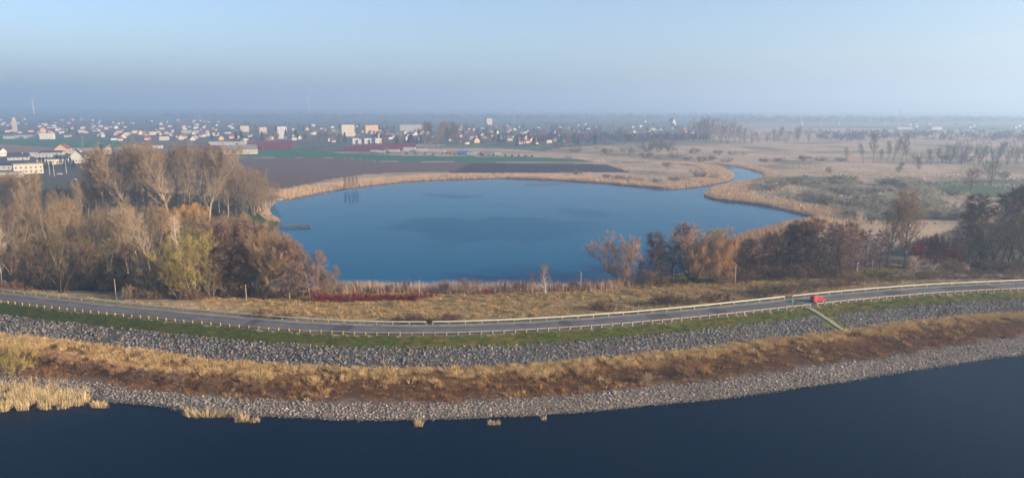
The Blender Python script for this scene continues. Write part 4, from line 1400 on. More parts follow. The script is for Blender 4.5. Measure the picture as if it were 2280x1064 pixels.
for px, b, w, h in [(1460, 409, 26, 4), (1395, 402, 26, 3), (1375, 400, 24, 3), (1420, 404, 24, 3), (1500, 406, 26, 4), (1530, 403, 22, 4), (1560, 398, 26, 5), (1590, 399, 22, 5), (1485, 374, 20, 5), (1545, 387, 20, 4), (1285, 390, 22, 4), (1265, 355, 22, 5),
                    (1350, 398, 20, 3), (1440, 352, 30, 6), (1470, 355, 26, 5), (1500, 352, 28, 6), (1530, 358, 24, 4), (1560, 360, 24, 5), (1400, 345, 34, 9), (1440, 338, 30, 12), (1465, 338, 30, 13), (1490, 338, 30, 12),
                    (1350, 342, 26, 6), (1285, 340, 28, 8), (1240, 332, 28, 8), (1330, 333, 22, 6), (1600, 345, 20, 6), (1630, 345, 22, 5), (1655, 345, 18, 4), (1545, 342, 26, 6), (1580, 358, 28, 5), (1620, 362, 26, 5),
                    (1700, 362, 24, 4), (1735, 360, 26, 4), (1790, 358, 26, 5), (1830, 358, 26, 4), (1870, 360, 26, 4), (1845, 386, 12, 5), (2235, 400, 18, 6), (2040, 358, 20, 7), (2110, 362, 30, 8), (2150, 362, 30, 7)]:
    shrub(px, b, 0, 0, 'hazy grey bush dotted over the river meadow', 'marsh' if b % 2 else 'olive', group='bushes dotted over the river meadow', xy=P(px, b, 0.8), size=(1.25 * w * math.hypot(*P(px, b, 0.8)) / FPX, h * 1.25))

# rough sedge and reed patches over the river meadows
n = 60000
mx, my = rng.uniform(1180, 2330, n), rng.uniform(300, 500, n)
vv = -(my - 532) / FPX
tt = (0.8 - CAM_H) / (-math.sin(PITCH) + vv * math.cos(PITCH))
X = (mx - 1140) / FPX * tt
Y = (math.cos(PITCH) + vv * math.sin(PITCH)) * tt
pn = vnoise(X * 0.55, Y, 26, 33) * 0.6 + vnoise(X, Y, 9, 34) * 0.4
_, _, _, lk_ = ground_z(X, Y, True)
keep = (pn > 0.5) & (lk_ > 4)
keep &= ~inside(X, Y, px_poly([(1040, 340), (1290, 352), (1340, 362), (1410, 386), (1000, 386)]))
X, Y, pn, my = X[keep], Y[keep], pn[keep], my[keep]
cc = pick([(0.62, 0.45, 0.31), (0.52, 0.38, 0.26), (0.40, 0.33, 0.22), (0.28, 0.27, 0.18)], len(X))
reeds('sedge_meadow', X, Y, np.full(len(X), 1.3) * (0.6 + pn), cc, 'tan and grey sedge patches over the river meadows', 0.42, 0.3)
# weeds that took root among the riprap
u, s, X, Y = frame_pts(420, lambda u, b: b[0], lambda u, b: b[1])
keep = vnoise(X, Y, 8, 36) > 0.55
X, Y = X[keep], Y[keep]
n = len(X)
clumps('riprap_weeds', X, Y, 16, rng.uniform(0.2, 0.5, n), rng.uniform(0.4, 0.8, n), 0.05, pick(GOLD + [(0.1, 0.11, 0.03)], n), 'dry weeds rooted between the riprap stones', 0.9, zoff=0.1)

# mixed taller growth breaking up the berm
u, s, X, Y = frame_pts(2600, lambda u, b: b[1] + 0.5, lambda u, b: b[2] - 0.8)
keep = vnoise(X, Y, 5.5, 91) > 0.52
X, Y = X[keep], Y[keep]
n = len(X)
tone = np.where((vnoise(X, Y, 7, 92) > 0.5)[:, None], pick([(0.42, 0.27, 0.12), (0.34, 0.2, 0.09), (0.5, 0.36, 0.18)], n), pick([(0.13, 0.07, 0.04), (0.2, 0.12, 0.06), (0.36, 0.18, 0.06)], n))
clumps('berm_growth', X, Y, 34, rng.uniform(0.25, 0.7, n), rng.uniform(0.5, 1.25, n), 0.05, tone, 'mixed straw and rust coloured growth scattered over the berm', 0.8)


# ------------------------------------------------------------------ roadside rails, poles, steps, sign
def sweep(u0, u1, s, prof, step=1.6):
    """profile (ds, z) carried along the road"""
    u = np.linspace(u0, u1, max(int((u1 - u0) / step), 2))
    k = len(prof)
    V = []
    for ds, z in prof:
        p, _ = road_at(u, 0)
        q, t = road_at(u, s + ds)
        V.append(np.column_stack([q, np.full(len(u), z)]))
    n = len(u)
    V = np.concatenate(V)
    F = []
    for a in range(k):
        b = (a + 1) % k
        i = np.arange(n - 1)
        F.append(np.stack([a * n + i, a * n + i + 1, b * n + i + 1, b * n + i], 1))
    return V, np.concatenate(F)


def guard_rail(u0, u1, s, zt, spacing, label, beam_mat, post_of, postw=0.14, beam=None, group=None, side=1, post_h=0.75):
    p, t = road_at(u0, s)
    root = empty('guard_rail', (float(p[0]), float(p[1]), 5.85))
    tag(root, label, 'guard rail', group)
    prof = beam or [(-0.05, zt - 0.31), (0.05, zt - 0.31), (0.09, zt - 0.23), (0.03, zt - 0.155), (0.09, zt - 0.08), (0.05, zt), (-0.05, zt)]
    V, F = sweep(u0, u1, s, prof)
    V = V - np.array(root.location)
    link('rail_beam', tri_mesh('rail_beam', V, F, beam_mat), root)
    n = max(int(round((u1 - u0) / spacing)), 1)
    for k in range(n + 1):
        uu_ = u0 + (u1 - u0) * k / n
        q, t = road_at(uu_, s + 0.12 * side)
        o = link('post', post_of(uu_), root)
        o.location = (float(q[0]) - root.location[0], float(q[1]) - root.location[1], 0)
        o.rotation_euler = (random.uniform(-.03, .03), random.uniform(-.03, .03), math.atan2(t[1], t[0]))
    return root


pw = 0.10
post_y = MB().box(-0.07, 0.07, -0.08, 0.08, -0.35, 0.74).data('post', M['yellow'])
post_b = MB().box(-0.10, 0.10, -0.10, 0.10, -0.35, 0.76).data('post', M['beige_post'])
post_s = MB().box(-0.06, 0.06, -0.05, 0.05, -0.45, 0.72).data('post', M['steel'])
u_yel = u_of(985, 742)
pick_post = lambda u: post_y if u < u_yel else post_b
nbeam = [(-0.05, 6.30), (0.05, 6.30), (0.05, 6.62), (-0.05, 6.62)]
ug0, ug1 = u_of(1796, 678), u_of(1810, 676)
guard_rail(max(U_L - 18, 0), ug0, 3.75, 6.62, 2.62, 'low reservoir side rail with yellow posts turning beige', M['pale_rail'], pick_post, beam=nbeam)
guard_rail(ug1, U_R + 18, 3.75, 6.62, 2.62, 'low reservoir side rail with beige posts past the stairs', M['pale_rail'], lambda u: post_b, beam=nbeam)
uf = [u_of(947, 726), u_of(962, 726), u_of(1743, 663), u_of(1760, 661)]
guard_rail(max(U_L - 18, 0), uf[0], -4.7, 6.72, 4.2, 'lake side steel guard rail facing the grove', M['steel'], lambda u: post_s, side=-1)
guard_rail(uf[1], uf[2], -4.7, 6.72, 4.2, 'lake side steel guard rail between its two gaps', M['steel'], lambda u: post_s, side=-1)
guard_rail(uf[3], U_R + 18, -4.7, 6.72, 4.2, 'lake side steel guard rail running past the red van', M['steel'], lambda u: post_s, side=-1)

# concrete stairs down the slope
sa = np.append(P(1803, 685.5, 5.75), 5.75)
sb = np.append(P(1874, 736, 2.15), 2.15)
root = empty('concrete_stairs', tuple(sb))
tag(root, 'grey concrete stairs crossing the riprap down to the berm', 'stairs')
dv = sa - sb
yaw = math.atan2(dv[1], dv[0])
ns = 22
run = math.hypot(dv[0], dv[1]) / ns
stp = MB().box(-0.02, run * 0.62, -0.62, 0.62, -0.4, 0.0).data('step', M['concrete'])
prev = None
for k in range(ns):
    f = k / ns
    q = sb + dv * f
    zz = gz(q[0] + dv[0] / ns * 0.4, q[1] + dv[1] / ns * 0.4) + 0.22
    o = link('step', stp, root)
    o.location = (float(dv[0] * f), float(dv[1] * f), zz - float(sb[2]))
    o.rotation_euler = (0, 0, yaw)
for sgn in (-1, 1):
    nx, ny = -math.sin(yaw) * 0.72 * sgn, math.cos(yaw) * 0.72 * sgn
    pts = []
    for k in range(ns + 1):
        q = sb + dv * (k / ns)
        pts.append((dv[0] * k / ns + nx, dv[1] * k / ns + ny, gz(q[0], q[1]) + 0.1 - sb[2]))
    MB().tube(pts, 0.11, 5).build('stringer', M['concrete'], root)
# landing beside the road
MB().box(-0.9, 0.9, -0.8, 0.8, -0.25, 0.06).build('landing', M['concrete'], root).location = tuple(dv + np.array((math.cos(yaw) * 0.7, math.sin(yaw) * 0.7, 0.1)))

# green sign on its post
gp = P(1764, 683, 5.9)
root = empty('green_sign', (float(gp[0]), float(gp[1]), 5.6), R(35))
tag(root, 'small green square sign on a thin post by the stairs', 'sign')
MB().tube([(0, 0, 0), (0, 0, 2.3)], 0.035, 6).build('post', M['steel'], root)
MB().box(-0.42, 0.42, -0.075, -0.045, 1.5, 2.28).build('sign_board', M['green_sign'], root)

# utility poles and wires
pole_xy = []
POLES = [(259, 668, 621), (549, 673, 633), (934, 666, 622), (1293, 652, 604), (1636, 637, 590), (1940, 619, 577)]
labs = ['timber utility pole in front of the shaded grove', 'pale utility pole with insulator beside the alders and leaning willow', 'reddish utility pole at the end of the crimson hedge',
        'grey utility pole by the water near the lone willow', 'pale leaning utility pole before the alder stand', 'thin utility pole rising from the yellow green bushes']
tops = []
for (px, b, t), lb in zip(POLES, labs):
    zz = 2.0
    for _ in range(6):
        xy = P(px, b, zz)
        zz = gz(*xy)
    h = height_at(px, xy, t) - zz
    root = empty('utility_pole', (float(xy[0]), float(xy[1]), zz), R(18))
    tag(root, lb, 'utility pole', None)
    MB().tube([(0, 0, -0.6), (0, 0, h)], [0.15, 0.10], 8).build('pole_shaft', M['pole'], root, True)
    MB().tube([(0, -0.16, h - 0.25), (0, -0.16, h - 0.02)], [0.045, 0.05], 6).build('insulator', M['white'], root)
    tops.append(Vector((xy[0], xy[1], zz + h - 0.05)))
wl = ['wire between the grove pole and the insulator pole', 'wire from the insulator pole to the crimson hedge pole', 'wire from the crimson hedge pole to the waterside pole',
      'wire from the waterside pole to the leaning pole', 'wire from the leaning pole to the bush pole']
for a, b, lb in zip(tops[:-1], tops[1:], wl):
    pts = [a.lerp(b, k / 20) - Vector((0, 0, 4 * 0.9 * (k / 20) * (1 - k / 20))) for k in range(21)]
    tag(MB().tube(pts, 0.03, 4).build('utility_wire', M['wire']), 'black ' + lb, 'wire')


# red van on the road
def make_van():
    u = u_of(1813, 668.5)
    q, t = road_at(u, 0.9)
    root = empty('red_van', (float(q[0]), float(q[1]), 5.965), math.atan2(t[1], t[0]))
    root.scale = (0.95, 0.95, 0.95)
    tag(root, 'small red delivery van driving along the dam road', 'van')
    prof = [(-2.02, 0.30), (-2.08, 0.55), (-2.05, 1.05), (-1.98, 1.62), (-1.86, 1.80), (-0.6, 1.86), (0.45, 1.80), (0.72, 1.70), (1.28, 1.12), (1.86, 0.98), (2.04, 0.84), (2.08, 0.50), (2.0, 0.28)]
    m = MB().prism(prof, -0.84, 0.84)
    def tap(p):
        x, y, z = p
        if z > 1.0:
            y *= 1 - 0.13 * (z - 1.0) / 0.85
        if x > 1.9 or x < -2.06:
            y *= 0.95
        return (x, y, z)
    m.v = [tap(p) for p in m.v]
    body = m.build('body', M['carred'], root)
    bv = body.modifiers.new('bevel', 'BEVEL')
    bv.width = 0.05
    bv.segments = 2
    bv.limit_method = 'ANGLE'
    yy = lambda z: 0.84 * (1 - 0.13 * (z - 1.0) / 0.85) + 0.012
    for sgn in (-1, 1):
        for x0, x1, x2, x3 in [(-0.72, 0.22, 0.22, -0.66), (0.32, 1.12, 0.66, 0.32)]:
            z0, z1 = 1.14, 1.60
            a = [(x0, sgn * yy(z0), z0), (x1, sgn * yy(z0), z0), (x2, sgn * yy(z1), z1), (x3, sgn * yy(z1), z1)]
            b = [(x, y - sgn * 0.03, z) for x, y, z in a]
            MB().add(a + b, [(0, 1, 2, 3), (7, 6, 5, 4), (0, 4, 5, 1), (1, 5, 6, 2), (2, 6, 7, 3), (3, 7, 4, 0)]).build('side_window', M['glass'], root)
        for x, n2 in ((1.28, 'wheel'), (-1.30, 'wheel')):
            w = MB().tube([(x, sgn * 0.67, 0.31), (x, sgn * 0.87, 0.31)], 0.31, 16).build('wheel', M['dark'], root)
            MB().tube([(x, sgn * 0.80, 0.31), (x, sgn * 0.885, 0.31)], 0.19, 10).build('rim', M['chrome'], w)
        MB().box(2.0, 2.085, sgn * 0.72 - 0.12, sgn * 0.72 + 0.06 * sgn + 0.06, 0.68, 0.86).build('headlight', M['lampw'], root)
        MB().box(-2.09, -2.0, sgn * 0.76 - 0.05, sgn * 0.76 + 0.05, 0.85, 1.25).build('tail_light', M['lampr'], root)
        MB().box(0.92, 1.06, sgn * 0.93 - 0.08, sgn * 0.93 + 0.08, 1.10, 1.28).build('mirror', M['dark'], root)
        MB().box(-0.62, 0.22, sgn * 0.853 - 0.006, sgn * 0.853 + 0.006, 0.995, 1.03).build('door_handle', M['dark'], root)
    a = [(1.255, -0.70, 1.16), (1.255, 0.70, 1.16), (0.765, 0.66, 1.67), (0.765, -0.66, 1.67)]
    b = [(x + 0.02, y, z + 0.02) for x, y, z in a]
    MB().add(a + b, [(0, 3, 2, 1), (4, 5, 6, 7), (0, 1, 5, 4), (1, 2, 6, 5), (2, 3, 7, 6), (3, 0, 4, 7)]).build('windscreen', M['glass'], root)
    a = [(-2.045, -0.60, 1.16), (-2.045, 0.60, 1.16), (-1.99, 0.58, 1.58), (-1.99, -0.58, 1.58)]
    b = [(x - 0.03, y, z) for x, y, z in a]
    MB().add(a + b, [(0, 3, 2, 1), (4, 5, 6, 7), (0, 1, 5, 4), (1, 2, 6, 5), (2, 3, 7, 6), (3, 0, 4, 7)]).build('rear_window', M['glass'], root)
    MB().box(2.02, 2.12, -0.78, 0.78, 0.34, 0.56).build('front_bumper', M['dark'], root)
    MB().box(-2.13, -2.03, -0.78, 0.78, 0.34, 0.58).build('rear_bumper', M['dark'], root)


make_van()


# jetty
def make_jetty():
    a, b = P(612, 507, 0.7), P(691, 503, 0.7)
    d = b - a
    L = float(np.linalg.norm(d))
    root = empty('wooden_jetty', (float(a[0]), float(a[1]), 0.0), math.atan2(d[1], d[0]))
    tag(root, 'wooden jetty with a square platform reaching into the lake', 'jetty')
    x = -1.0
    bd = MB().box(0, 0.62, -1.0, 1.0, 0.62, 0.74).data('plank', M['wood'])
    while x < L - 4.2:
        link('plank', bd, root).location = (x, 0, 0)
        x += 0.68
    bd2 = MB().box(0, 0.55, -2.1, 2.1, 0.64, 0.74).data('plank', M['wood'])
    for k in range(7):
        link('plank', bd2, root).location = (L - 4.2 + k * 0.6, 0.2, 0)
    for y in (-0.6, 0.6):
        MB().box(-1.0, L, y - 0.06, y + 0.06, 0.46, 0.615).build('stringer', M['wood'], root)
    ps = MB().tube([(0, 0, -2.0), (0, 0, 1.75)], 0.11, 6).data('post', M['wood'])
    for k in range(5):
        for y in (-0.86, 0.86):
            link('post', ps, root).location = (0.6 + k * (L - 5.2) / 4, y, 0)
    for xx in (L - 4.1, L - 0.1):
        for y in (-1.95, 2.35):
            link('post', ps, root).location = (xx, y, 0)
    MB().box(L - 4.15, L - 4.05, -1.9, 2.3, 1.2, 1.3).build('hand_rail', M['wood'], root)
    MB().box(0.6, L - 4.6, -0.93, -0.83, 1.25, 1.33).build('hand_rail', M['wood'], root)


make_jetty()
MB().tube([(0, 0, 0), (0, 0, 2.4)], [0.3, 0.2], 6)
pp = P(1740, 391, 0.8)
root = empty('wooden_post', (float(pp[0]), float(pp[1]), gz(*pp)))
tag(root, 'short dark post at the edge of the outer river bank', 'post')
MB().tube([(0, 0, -0.3), (0, 0, 2.1)], [0.28, 0.24], 7).build('shaft', M['wood'], root)
MB().box(-0.35, 0.35, -0.06, 0.06, 1.5, 2.2).build('board', M['wood'], root)


# ------------------------------------------------------------------ buildings
WIN = MB().box(-0.6, 0.6, -0.05, 0.05, -0.65, 0.65).data('window', M['glass'])
DOOR = MB().box(-0.55, 0.55, -0.05, 0.05, 0, 2.1).data('door', M['wood'])


def gable_parts(w, l, hw, hr, wallm, roofm, over=0.5, th=0.3):
    wall = MB().prism([(-w / 2, -0.6), (w / 2, -0.6), (w / 2, hw), (0, hw + hr), (-w / 2, hw)], -l / 2, l / 2).data('wall', wallm)
    k = hr / (w / 2)
    e = w / 2 + over
    roof = MB().prism([(-e, hw - over * k + 0.02), (0, hw + hr + 0.02), (e, hw - over * k + 0.02), (e, hw - over * k + th), (0, hw + hr + th + 0.1), (-e, hw - over * k + th)], -l / 2 - over, l / 2 + over).data('roof', roofm)
    return wall, roof


def flat_parts(w, l, h, wallm, roofm):
    wall = MB().box(-w / 2, w / 2, -l / 2, l / 2, -0.6, h).data('wall', wallm)
    roof = MB().box(-w / 2 - 0.25, w / 2 + 0.25, -l / 2 - 0.25, l / 2 + 0.25, h + 0.01, h + 0.5).data('roof', roofm)
    return wall, roof


def put_windows(root, w, l, floors, z0, dz, nx, ny):
    for f in range(floors):
        z = z0 + f * dz
        for sgn in (-1, 1):
            for k in range(nx):
                o = link('window', WIN, root)
                o.location = (-w / 2 + w * (k + 0.5) / nx, sgn * (l / 2 + 0.02), z)
            for k in range(ny):
                o = link('window', WIN, root)
                o.location = (sgn * (w / 2 + 0.02), -l / 2 + l * (k + 0.5) / ny, z)
                o.rotation_euler = (0, 0, R(90))


def building(px, base, w, l, h, label, wallm, roofm, rot=0, roof_h=0, cat='house', group=None, win=None, name=None, chimney=False, door=True, parts=None):
    z = 0.8
    for _ in range(3):
        xy = P(px, base, z)
        z = gz(*xy)
    root = empty(name or cat.replace(' ', '_'), (float(xy[0]), float(xy[1]), z), R(rot))
    tag(root, label, cat, group)
    if parts is None:
        parts = gable_parts(w, l, h, roof_h, M[wallm], M[roofm]) if roof_h else flat_parts(w, l, h, M[wallm], M[roofm])
    link('wall', parts[0], root)
    r_ = link('roof', parts[1], root)
    if win:
        put_windows(root, w, l, *win)
    if door:
        o = link('door', DOOR, root)
        o.location = (w / 2 + 0.03, l * 0.22, 0)
        o.rotation_euler = (0, 0, R(90))
    if chimney:
        MB().box(-0.35, 0.35, -0.4, 0.4, h + roof_h - 0.5, h + roof_h + 1.2).build('chimney', M['tanwall'], r_).location = (w * 0.12, l * 0.2, 0)
    return root


B = building
# apartment blocks of the town
for px, b, w, l, h, lb, wm, rot, wn in [
    (543, 303, 18, 14, 20, 'five storey cream apartment block by the hall', 'cream', 38, (5, 2.4, 3.7, 4, 3)),
    (584, 304, 15, 13, 18, 'second cream apartment block behind bare trees', 'cream', 38, (5, 2.2, 3.4, 4, 3)),
    (626, 309, 18, 14, 22, 'third apartment block, grey with a cream flank', 'grey', 38, (5, 2.4, 3.7, 4, 3)),
    (772, 304, 28, 15, 23, 'wide tan apartment block above the white terrace', 'cream', 38, (6, 2.4, 3.6, 6, 3)),
    (826, 297, 30, 14, 18, 'apartment block with red roof trim among trees', 'tanwall', 30, (5, 2.2, 3.4, 6, 3)),
    (917, 296, 54, 13, 18, 'long grey apartment block with white edge frames', 'grey', 8, (5, 2.2, 3.4, 12, 3)),
    (1087, 279, 22, 15, 22, 'lone pale high block far back over the town', 'cream', 35, (5, 2.4, 4.0, 5, 3)),
]:
    B(px, b, w, l, h, lb, wm, 'white' if px == 917 else 'roof_grey', rot, 0, 'apartment block', None, wn, 'apartment_block')
# tall tan tower
r_ = B(34, 294, 8.5, 9.5, 29, 'slender tan tower with a flat antenna top', 'cream', 'roof_brown', 25, 0, 'tower', None, (6, 4, 4, 1, 1), 'tower', door=False)
MB().box(-2.4, 2.4, -2.4, 2.4, 29.5, 33.0).build('turret', M['tanwall'], r_)
MB().box(-6.5, 6.5, -0.4, 0.4, 33.01, 33.5).build('antenna_bar', M['white'], r_)
# buildings on the near side of the left field
B(3, 348, 8, 10, 6, 'white gabled house at the corner of the brown field', 'white', 'roof_dark', 62, 4.0, 'house', None, (1, 3, 3, 2, 2), chimney=True)
B(42, 356, 11, 20, 3.4, 'low white bungalow under a wide dark roof', 'white', 'roof_dark', -62, 3.6, 'house', None, (1, 1.8, 3, 2, 5), chimney=True)
B(72, 348, 9, 13, 3.6, 'small flat white outbuilding past the bungalow', 'white', 'grey', 20, 0, 'outbuilding', None, (1, 2, 3, 3, 3))
B(98, 350, 8, 17, 4.0, 'long flat white workshop past the outbuilding', 'white', 'roof_grey', -70, 0, 'workshop', None, (1, 2, 3, 2, 5))
B(142, 340, 15, 20, 5, 'tan barn with broad brown gable by the field', 'tanwall', 'roof_brown', 15, 6, 'barn', None, (1, 2.4, 3, 3, 4))
B(168, 342, 8, 14, 4, 'cream annex standing beside the tan barn', 'cream', 'roof_grey', -70, 0, 'outbuilding', None, (1, 2, 3, 2, 4))
B(118, 345, 10, 24, 3.5, 'long grey shed in front of the tan barn', 'grey', 'roof_dark', -75, 1.5, 'shed', None, (1, 1.8, 3, 2, 6))
B(172, 362, 15, 24, 5, 'big grey gabled house with a sweeping dark blue roof', 'white', 'roof_dark', 28, 8.5, 'house', None, (1, 2.5, 3, 3, 5), chimney=True)
B(205, 352, 8, 20, 4, 'cream wing behind the big gabled house', 'cream', 'roof_dark', -60, 2.5, 'house', None, (1, 2, 3, 2, 6))
B(113, 366, 13, 24, 5, 'cream flat roofed store beside the big gabled house', 'cream', 'roof_grey', -55, 0, 'store', None, (1, 2.6, 3, 3, 6))
B(63, 386, 14, 22, 8.5, 'cream two storey flat roofed building by the parking place', 'cream', 'roof_grey', -52, 0, 'office', None, (2, 2.2, 3.4, 4, 6))
B(12, 378, 14, 40, 4.5, 'long low building with white wall and dark roof', 'white', 'roof_dark', -78, 2.4, 'hall', None, (1, 2.2, 3, 3, 10))
B(22, 394, 12, 18, 3.6, 'low pale garage row half hidden by poplars', 'white', 'roof_grey', -70, 0, 'garage', None, (1, 2, 3, 3, 5))
B(243, 343, 11, 14, 6, 'cream house with twin gables behind a conifer', 'cream', 'roof_dark', 25, 4.5, 'house', None, (2, 1.8, 2.8, 3, 4), chimney=True)
B(352, 330, 12, 20, 4, 'flat white house peeking over the grove crowns', 'white', 'roof_brown', 20, 0, 'house', None, (1, 2, 3, 3, 5))
B(305, 331, 12, 16, 4, 'low house with pinkish roof at the field end', 'white', 'roof_brown', 20, 3, 'house', None, (1, 2, 3, 3, 5))
# row beyond the field
B(30, 309, 12, 30, 5, 'grey white workshop row at the far field edge', 'white', 'roof_grey', -80, 0, 'workshop', None, (1, 2.4, 3, 3, 8))
B(52, 308, 12, 26, 6, 'white garage hall with dark bays at the far field edge', 'white', 'roof_grey', -80, 0, 'hall', None, (1, 2.6, 3, 3, 6))
B(80, 309, 14, 34, 6.5, 'light grey hall with window band at the far field edge', 'grey', 'roof_grey', -80, 0, 'hall', None, (1, 3.4, 3, 3, 10))
B(106, 310, 16, 22, 11, 'tall white box hall at the end of the hall row', 'white', 'roof_grey', -70, 0, 'hall', None, None)
B(100, 298, 26, 26, 5, 'large house with a big red hipped roof', 'tanwall', 'roof_red', 20, 9, 'house', None, (1, 2.4, 3, 5, 5))
B(152, 306, 8, 12, 4, 'small white hut by the allotments', 'white', 'roof_grey', -70, 0, 'hut', None, (1, 2, 3, 2, 3))
B(172, 308, 8, 22, 2.6, 'low bright red shed at the allotments', 'redsheet', 'redsheet', -80, 0, 'shed', None, None)
B(223, 305, 8, 10, 4.5, 'white cube hut between brown sheds', 'white', 'white', -60, 0, 'hut', None, (1, 2, 3, 2, 2))
B(438, 297, 22, 60, 7, 'long white supermarket with red sign block', 'white', 'roof_grey', -80, 0, 'supermarket', None, (1, 3, 3, 4, 12), 'supermarket')
r_ = B(474, 303, 14, 24, 7, 'white shop hall beside the supermarket', 'white', 'roof_grey', -70, 0, 'shop', None, (1, 3, 3, 3, 5))
# hall at the ploughed field
B(532, 343, 24, 42, 6.0, 'big light farm hall with grey pitched roof', 'cream', 'roof_grey', -62, 5.0, 'farm hall', None, (1, 3.2, 3, 4, 10), 'farm_hall')
B(520, 325, 10, 70, 4.5, 'long low pale stable roof behind the farm hall', 'white', 'white', -84, 1.5, 'stable', None, None, 'stable')
B(515, 333, 16, 90, 3.5, 'long maroon roofed shed behind the farm hall', 'redsheet', 'redsheet', -88, 2.2, 'shed', None, None)
B(602, 332, 20, 60, 5, 'crimson machinery hall next to the green field', 'redsheet', 'redsheet', -80, 5, 'machinery hall', None, None, 'machinery_hall')
B(812, 337, 14, 50, 4, 'crimson shed with pale door near the white terrace', 'redsheet', 'redsheet', -85, 2.6, 'shed', None, None)
B(876, 335, 14, 60, 6, 'long crimson hall above the parked trailers', 'redsheet', 'redsheet', -86, 3, 'machinery hall', None, None, 'machinery_hall')
for k, px in enumerate((790, 802, 816, 829, 840)):
    B(px, 320, 11, 13, 6.5 if k % 2 else 8, nth('terr') + ' white cubic terrace house counted from the wide tan block', 'white', 'white', 30, 0, 'house', 'white cubic terrace', (2, 2, 3, 2, 2))

# the yard: trailers, containers, tractors
ty = MB().tube([(0, -0.18, 0), (0, 0.18, 0)], 0.5, 10).data('wheel', M['dark'])


def trailer(px, base, L, h, mat, label, rot=-6, group=None):
    xy = P(px, base, 0.8)
    root = empty('box_trailer', (float(xy[0]), float(xy[1]), gz(*xy)), R(rot))
    tag(root, label, 'trailer', group)
    MB().box(-L / 2, L / 2, -1.25, 1.25, 1.1, 1.1 + h).build('cargo_box', M[mat], root)
    MB().box(-L / 2 + 0.3, L / 2 - 0.3, -0.9, 0.9, 0.75, 1.09).build('chassis', M['scrap'], root)
    for x in (-L * 0.36, -L * 0.26, L * 0.32):
        for y in (-1.05, 1.05):
            link('wheel', ty, root).location = (x, y, 0.5)


def tractor(px, base, mat, label, rot=0):
    xy = P(px, base, 0.8)
    root = empty('farm_tractor', (float(xy[0]), float(xy[1]), gz(*xy)), R(rot))
    tag(root, label, 'tractor')
    MB().prism([(-1.6, 0.9), (2.2, 0.9), (2.3, 1.9), (0.4, 2.1), (-1.6, 1.9)], -0.7, 0.7).build('bonnet', M[mat], root)
    MB().prism([(-1.5, 1.9), (0.3, 2.1), (0.1, 3.4), (-1.3, 3.4)], -0.8, 0.8).build('cab', M['glass'], root)
    MB().box(-1.45, 0.2, -0.9, 0.9, 3.41, 3.55).build('cab_roof', M[mat], root)
    for x, rr, y in ((-1.1, 1.0, 1.15), (1.6, 0.65, 1.0)):
        for sg in (-1, 1):
            MB().tube([(x, sg * y - 0.28, rr), (x, sg * y + 0.28, rr)], rr, 12).build('wheel', M['dark'], root)


trailer(873, 341, 19, 3.6, 'white', 'pale tarpaulin trailer parked between tree and white box')
trailer(912, 339.5, 16, 5.5, 'white', 'tall white box trailer with blue roof edge in the yard')
trailer(940, 340, 14, 4, 'white', 'white box trailer parked behind the tall one')
trailer(957, 340, 10, 3.6, 'cream', 'cream container trailer in the middle of the yard')
trailer(978, 341, 16, 3.0, 'grey', 'grey flat trailer in the middle of the yard')
trailer(1031, 346, 12, 4.5, 'blue', 'blue container trailer among the dark implements')
trailer(1050, 347.5, 11, 3.2, 'white', 'short white trailer beside the blue container')
trailer(1062, 345, 12, 3.0, 'cream', 'long cream trailer behind the short white one')
trailer(1108, 348, 6, 3.6, 'white', 'lone white box wagon at the end of the yard')
trailer(834, 341, 10, 3.0, 'grey', 'grey wagon near the crimson shed')
trailer(848, 342, 9, 2.6, 'grey', 'second grey wagon beside the slim tree')
tractor(1075, 347.5, 'carred', 'red tractor beside the cream trailer', 20)
tractor(1072, 345.5, 'carred', 'red combine sized tractor behind the first red one', -30)
tractor(866, 341, 'blue', 'blue tractor by the pale tarpaulin trailer', 10)
for px, b in [(985, 345), (995, 343), (1003, 344), (1012, 346), (1020, 345), (1040, 343), (1088, 348), (1098, 348), (1125, 348.5), (1140, 349), (1155, 349), (1170, 349.5), (1185, 350), (925, 344), (945, 345), (965, 346), (890, 343), (905, 344)]:
    xy = P(px, b, 0.8)
    root = empty('farm_implement', (float(xy[0]), float(xy[1]), gz(*xy)), R(random.uniform(0, 180)))
    tag(root, 'dark tangled farm implement parked along the yard edge', 'implement', 'implements along the yard')
    MB().box(-3, 3, -0.3, 0.3, 0.6, 1.1).build('frame', M['scrap'], root)
    for x in (-2.4, -0.8, 0.8, 2.4):
        MB().tube([(x, -1.3, 0.7), (x, 1.3, 0.9)], 0.35, 6).build('tine_drum', M['scrap'], root)
    MB().prism([(-1, 1.1), (1.2, 1.1), (0.6, 2.6), (-0.6, 2.3)], -0.8, 0.8).build('hopper', M['scrap'], root)

# bulk of the town: ordinary houses, each a thing of its own
protos = []
for w, l, h, hr, wm, rm, lb in [
    (9, 12, 4.5, 4.2, 'white', 'roof_dark', 'white town house with dark gable roof'), (10, 13, 5.5, 4.5, 'white', 'roof_red', 'white town house with red gable roof'),
    (9, 11, 4.5, 4.0, 'cream', 'roof_brown', 'cream town house with brown gable roof'), (10, 14, 4.0, 4.8, 'grey', 'roof_dark', 'grey town house with dark gable roof'),
    (11, 13, 6.0, 0, 'white', 'roof_grey', 'flat roofed white town house'), (12, 16, 7.0, 0, 'cream', 'roof_grey', 'flat roofed cream town house'),
    (10, 12, 4.6, 4.5, 'tanwall', 'roof_red', 'tan town house with red gable roof')]:
    pr = gable_parts(w, l, h, hr, M[wm], M[rm]) if hr else flat_parts(w, l, h, M[wm], M[rm])
    protos.append((pr, lb, w, l, h))
hr_ = random.Random(21)
blocked = [px_poly(q) for q in ([(-500, 292), (0, 299), (200, 308), (340, 320), (260, 334), (130, 342), (-500, 342)],)]
used = []


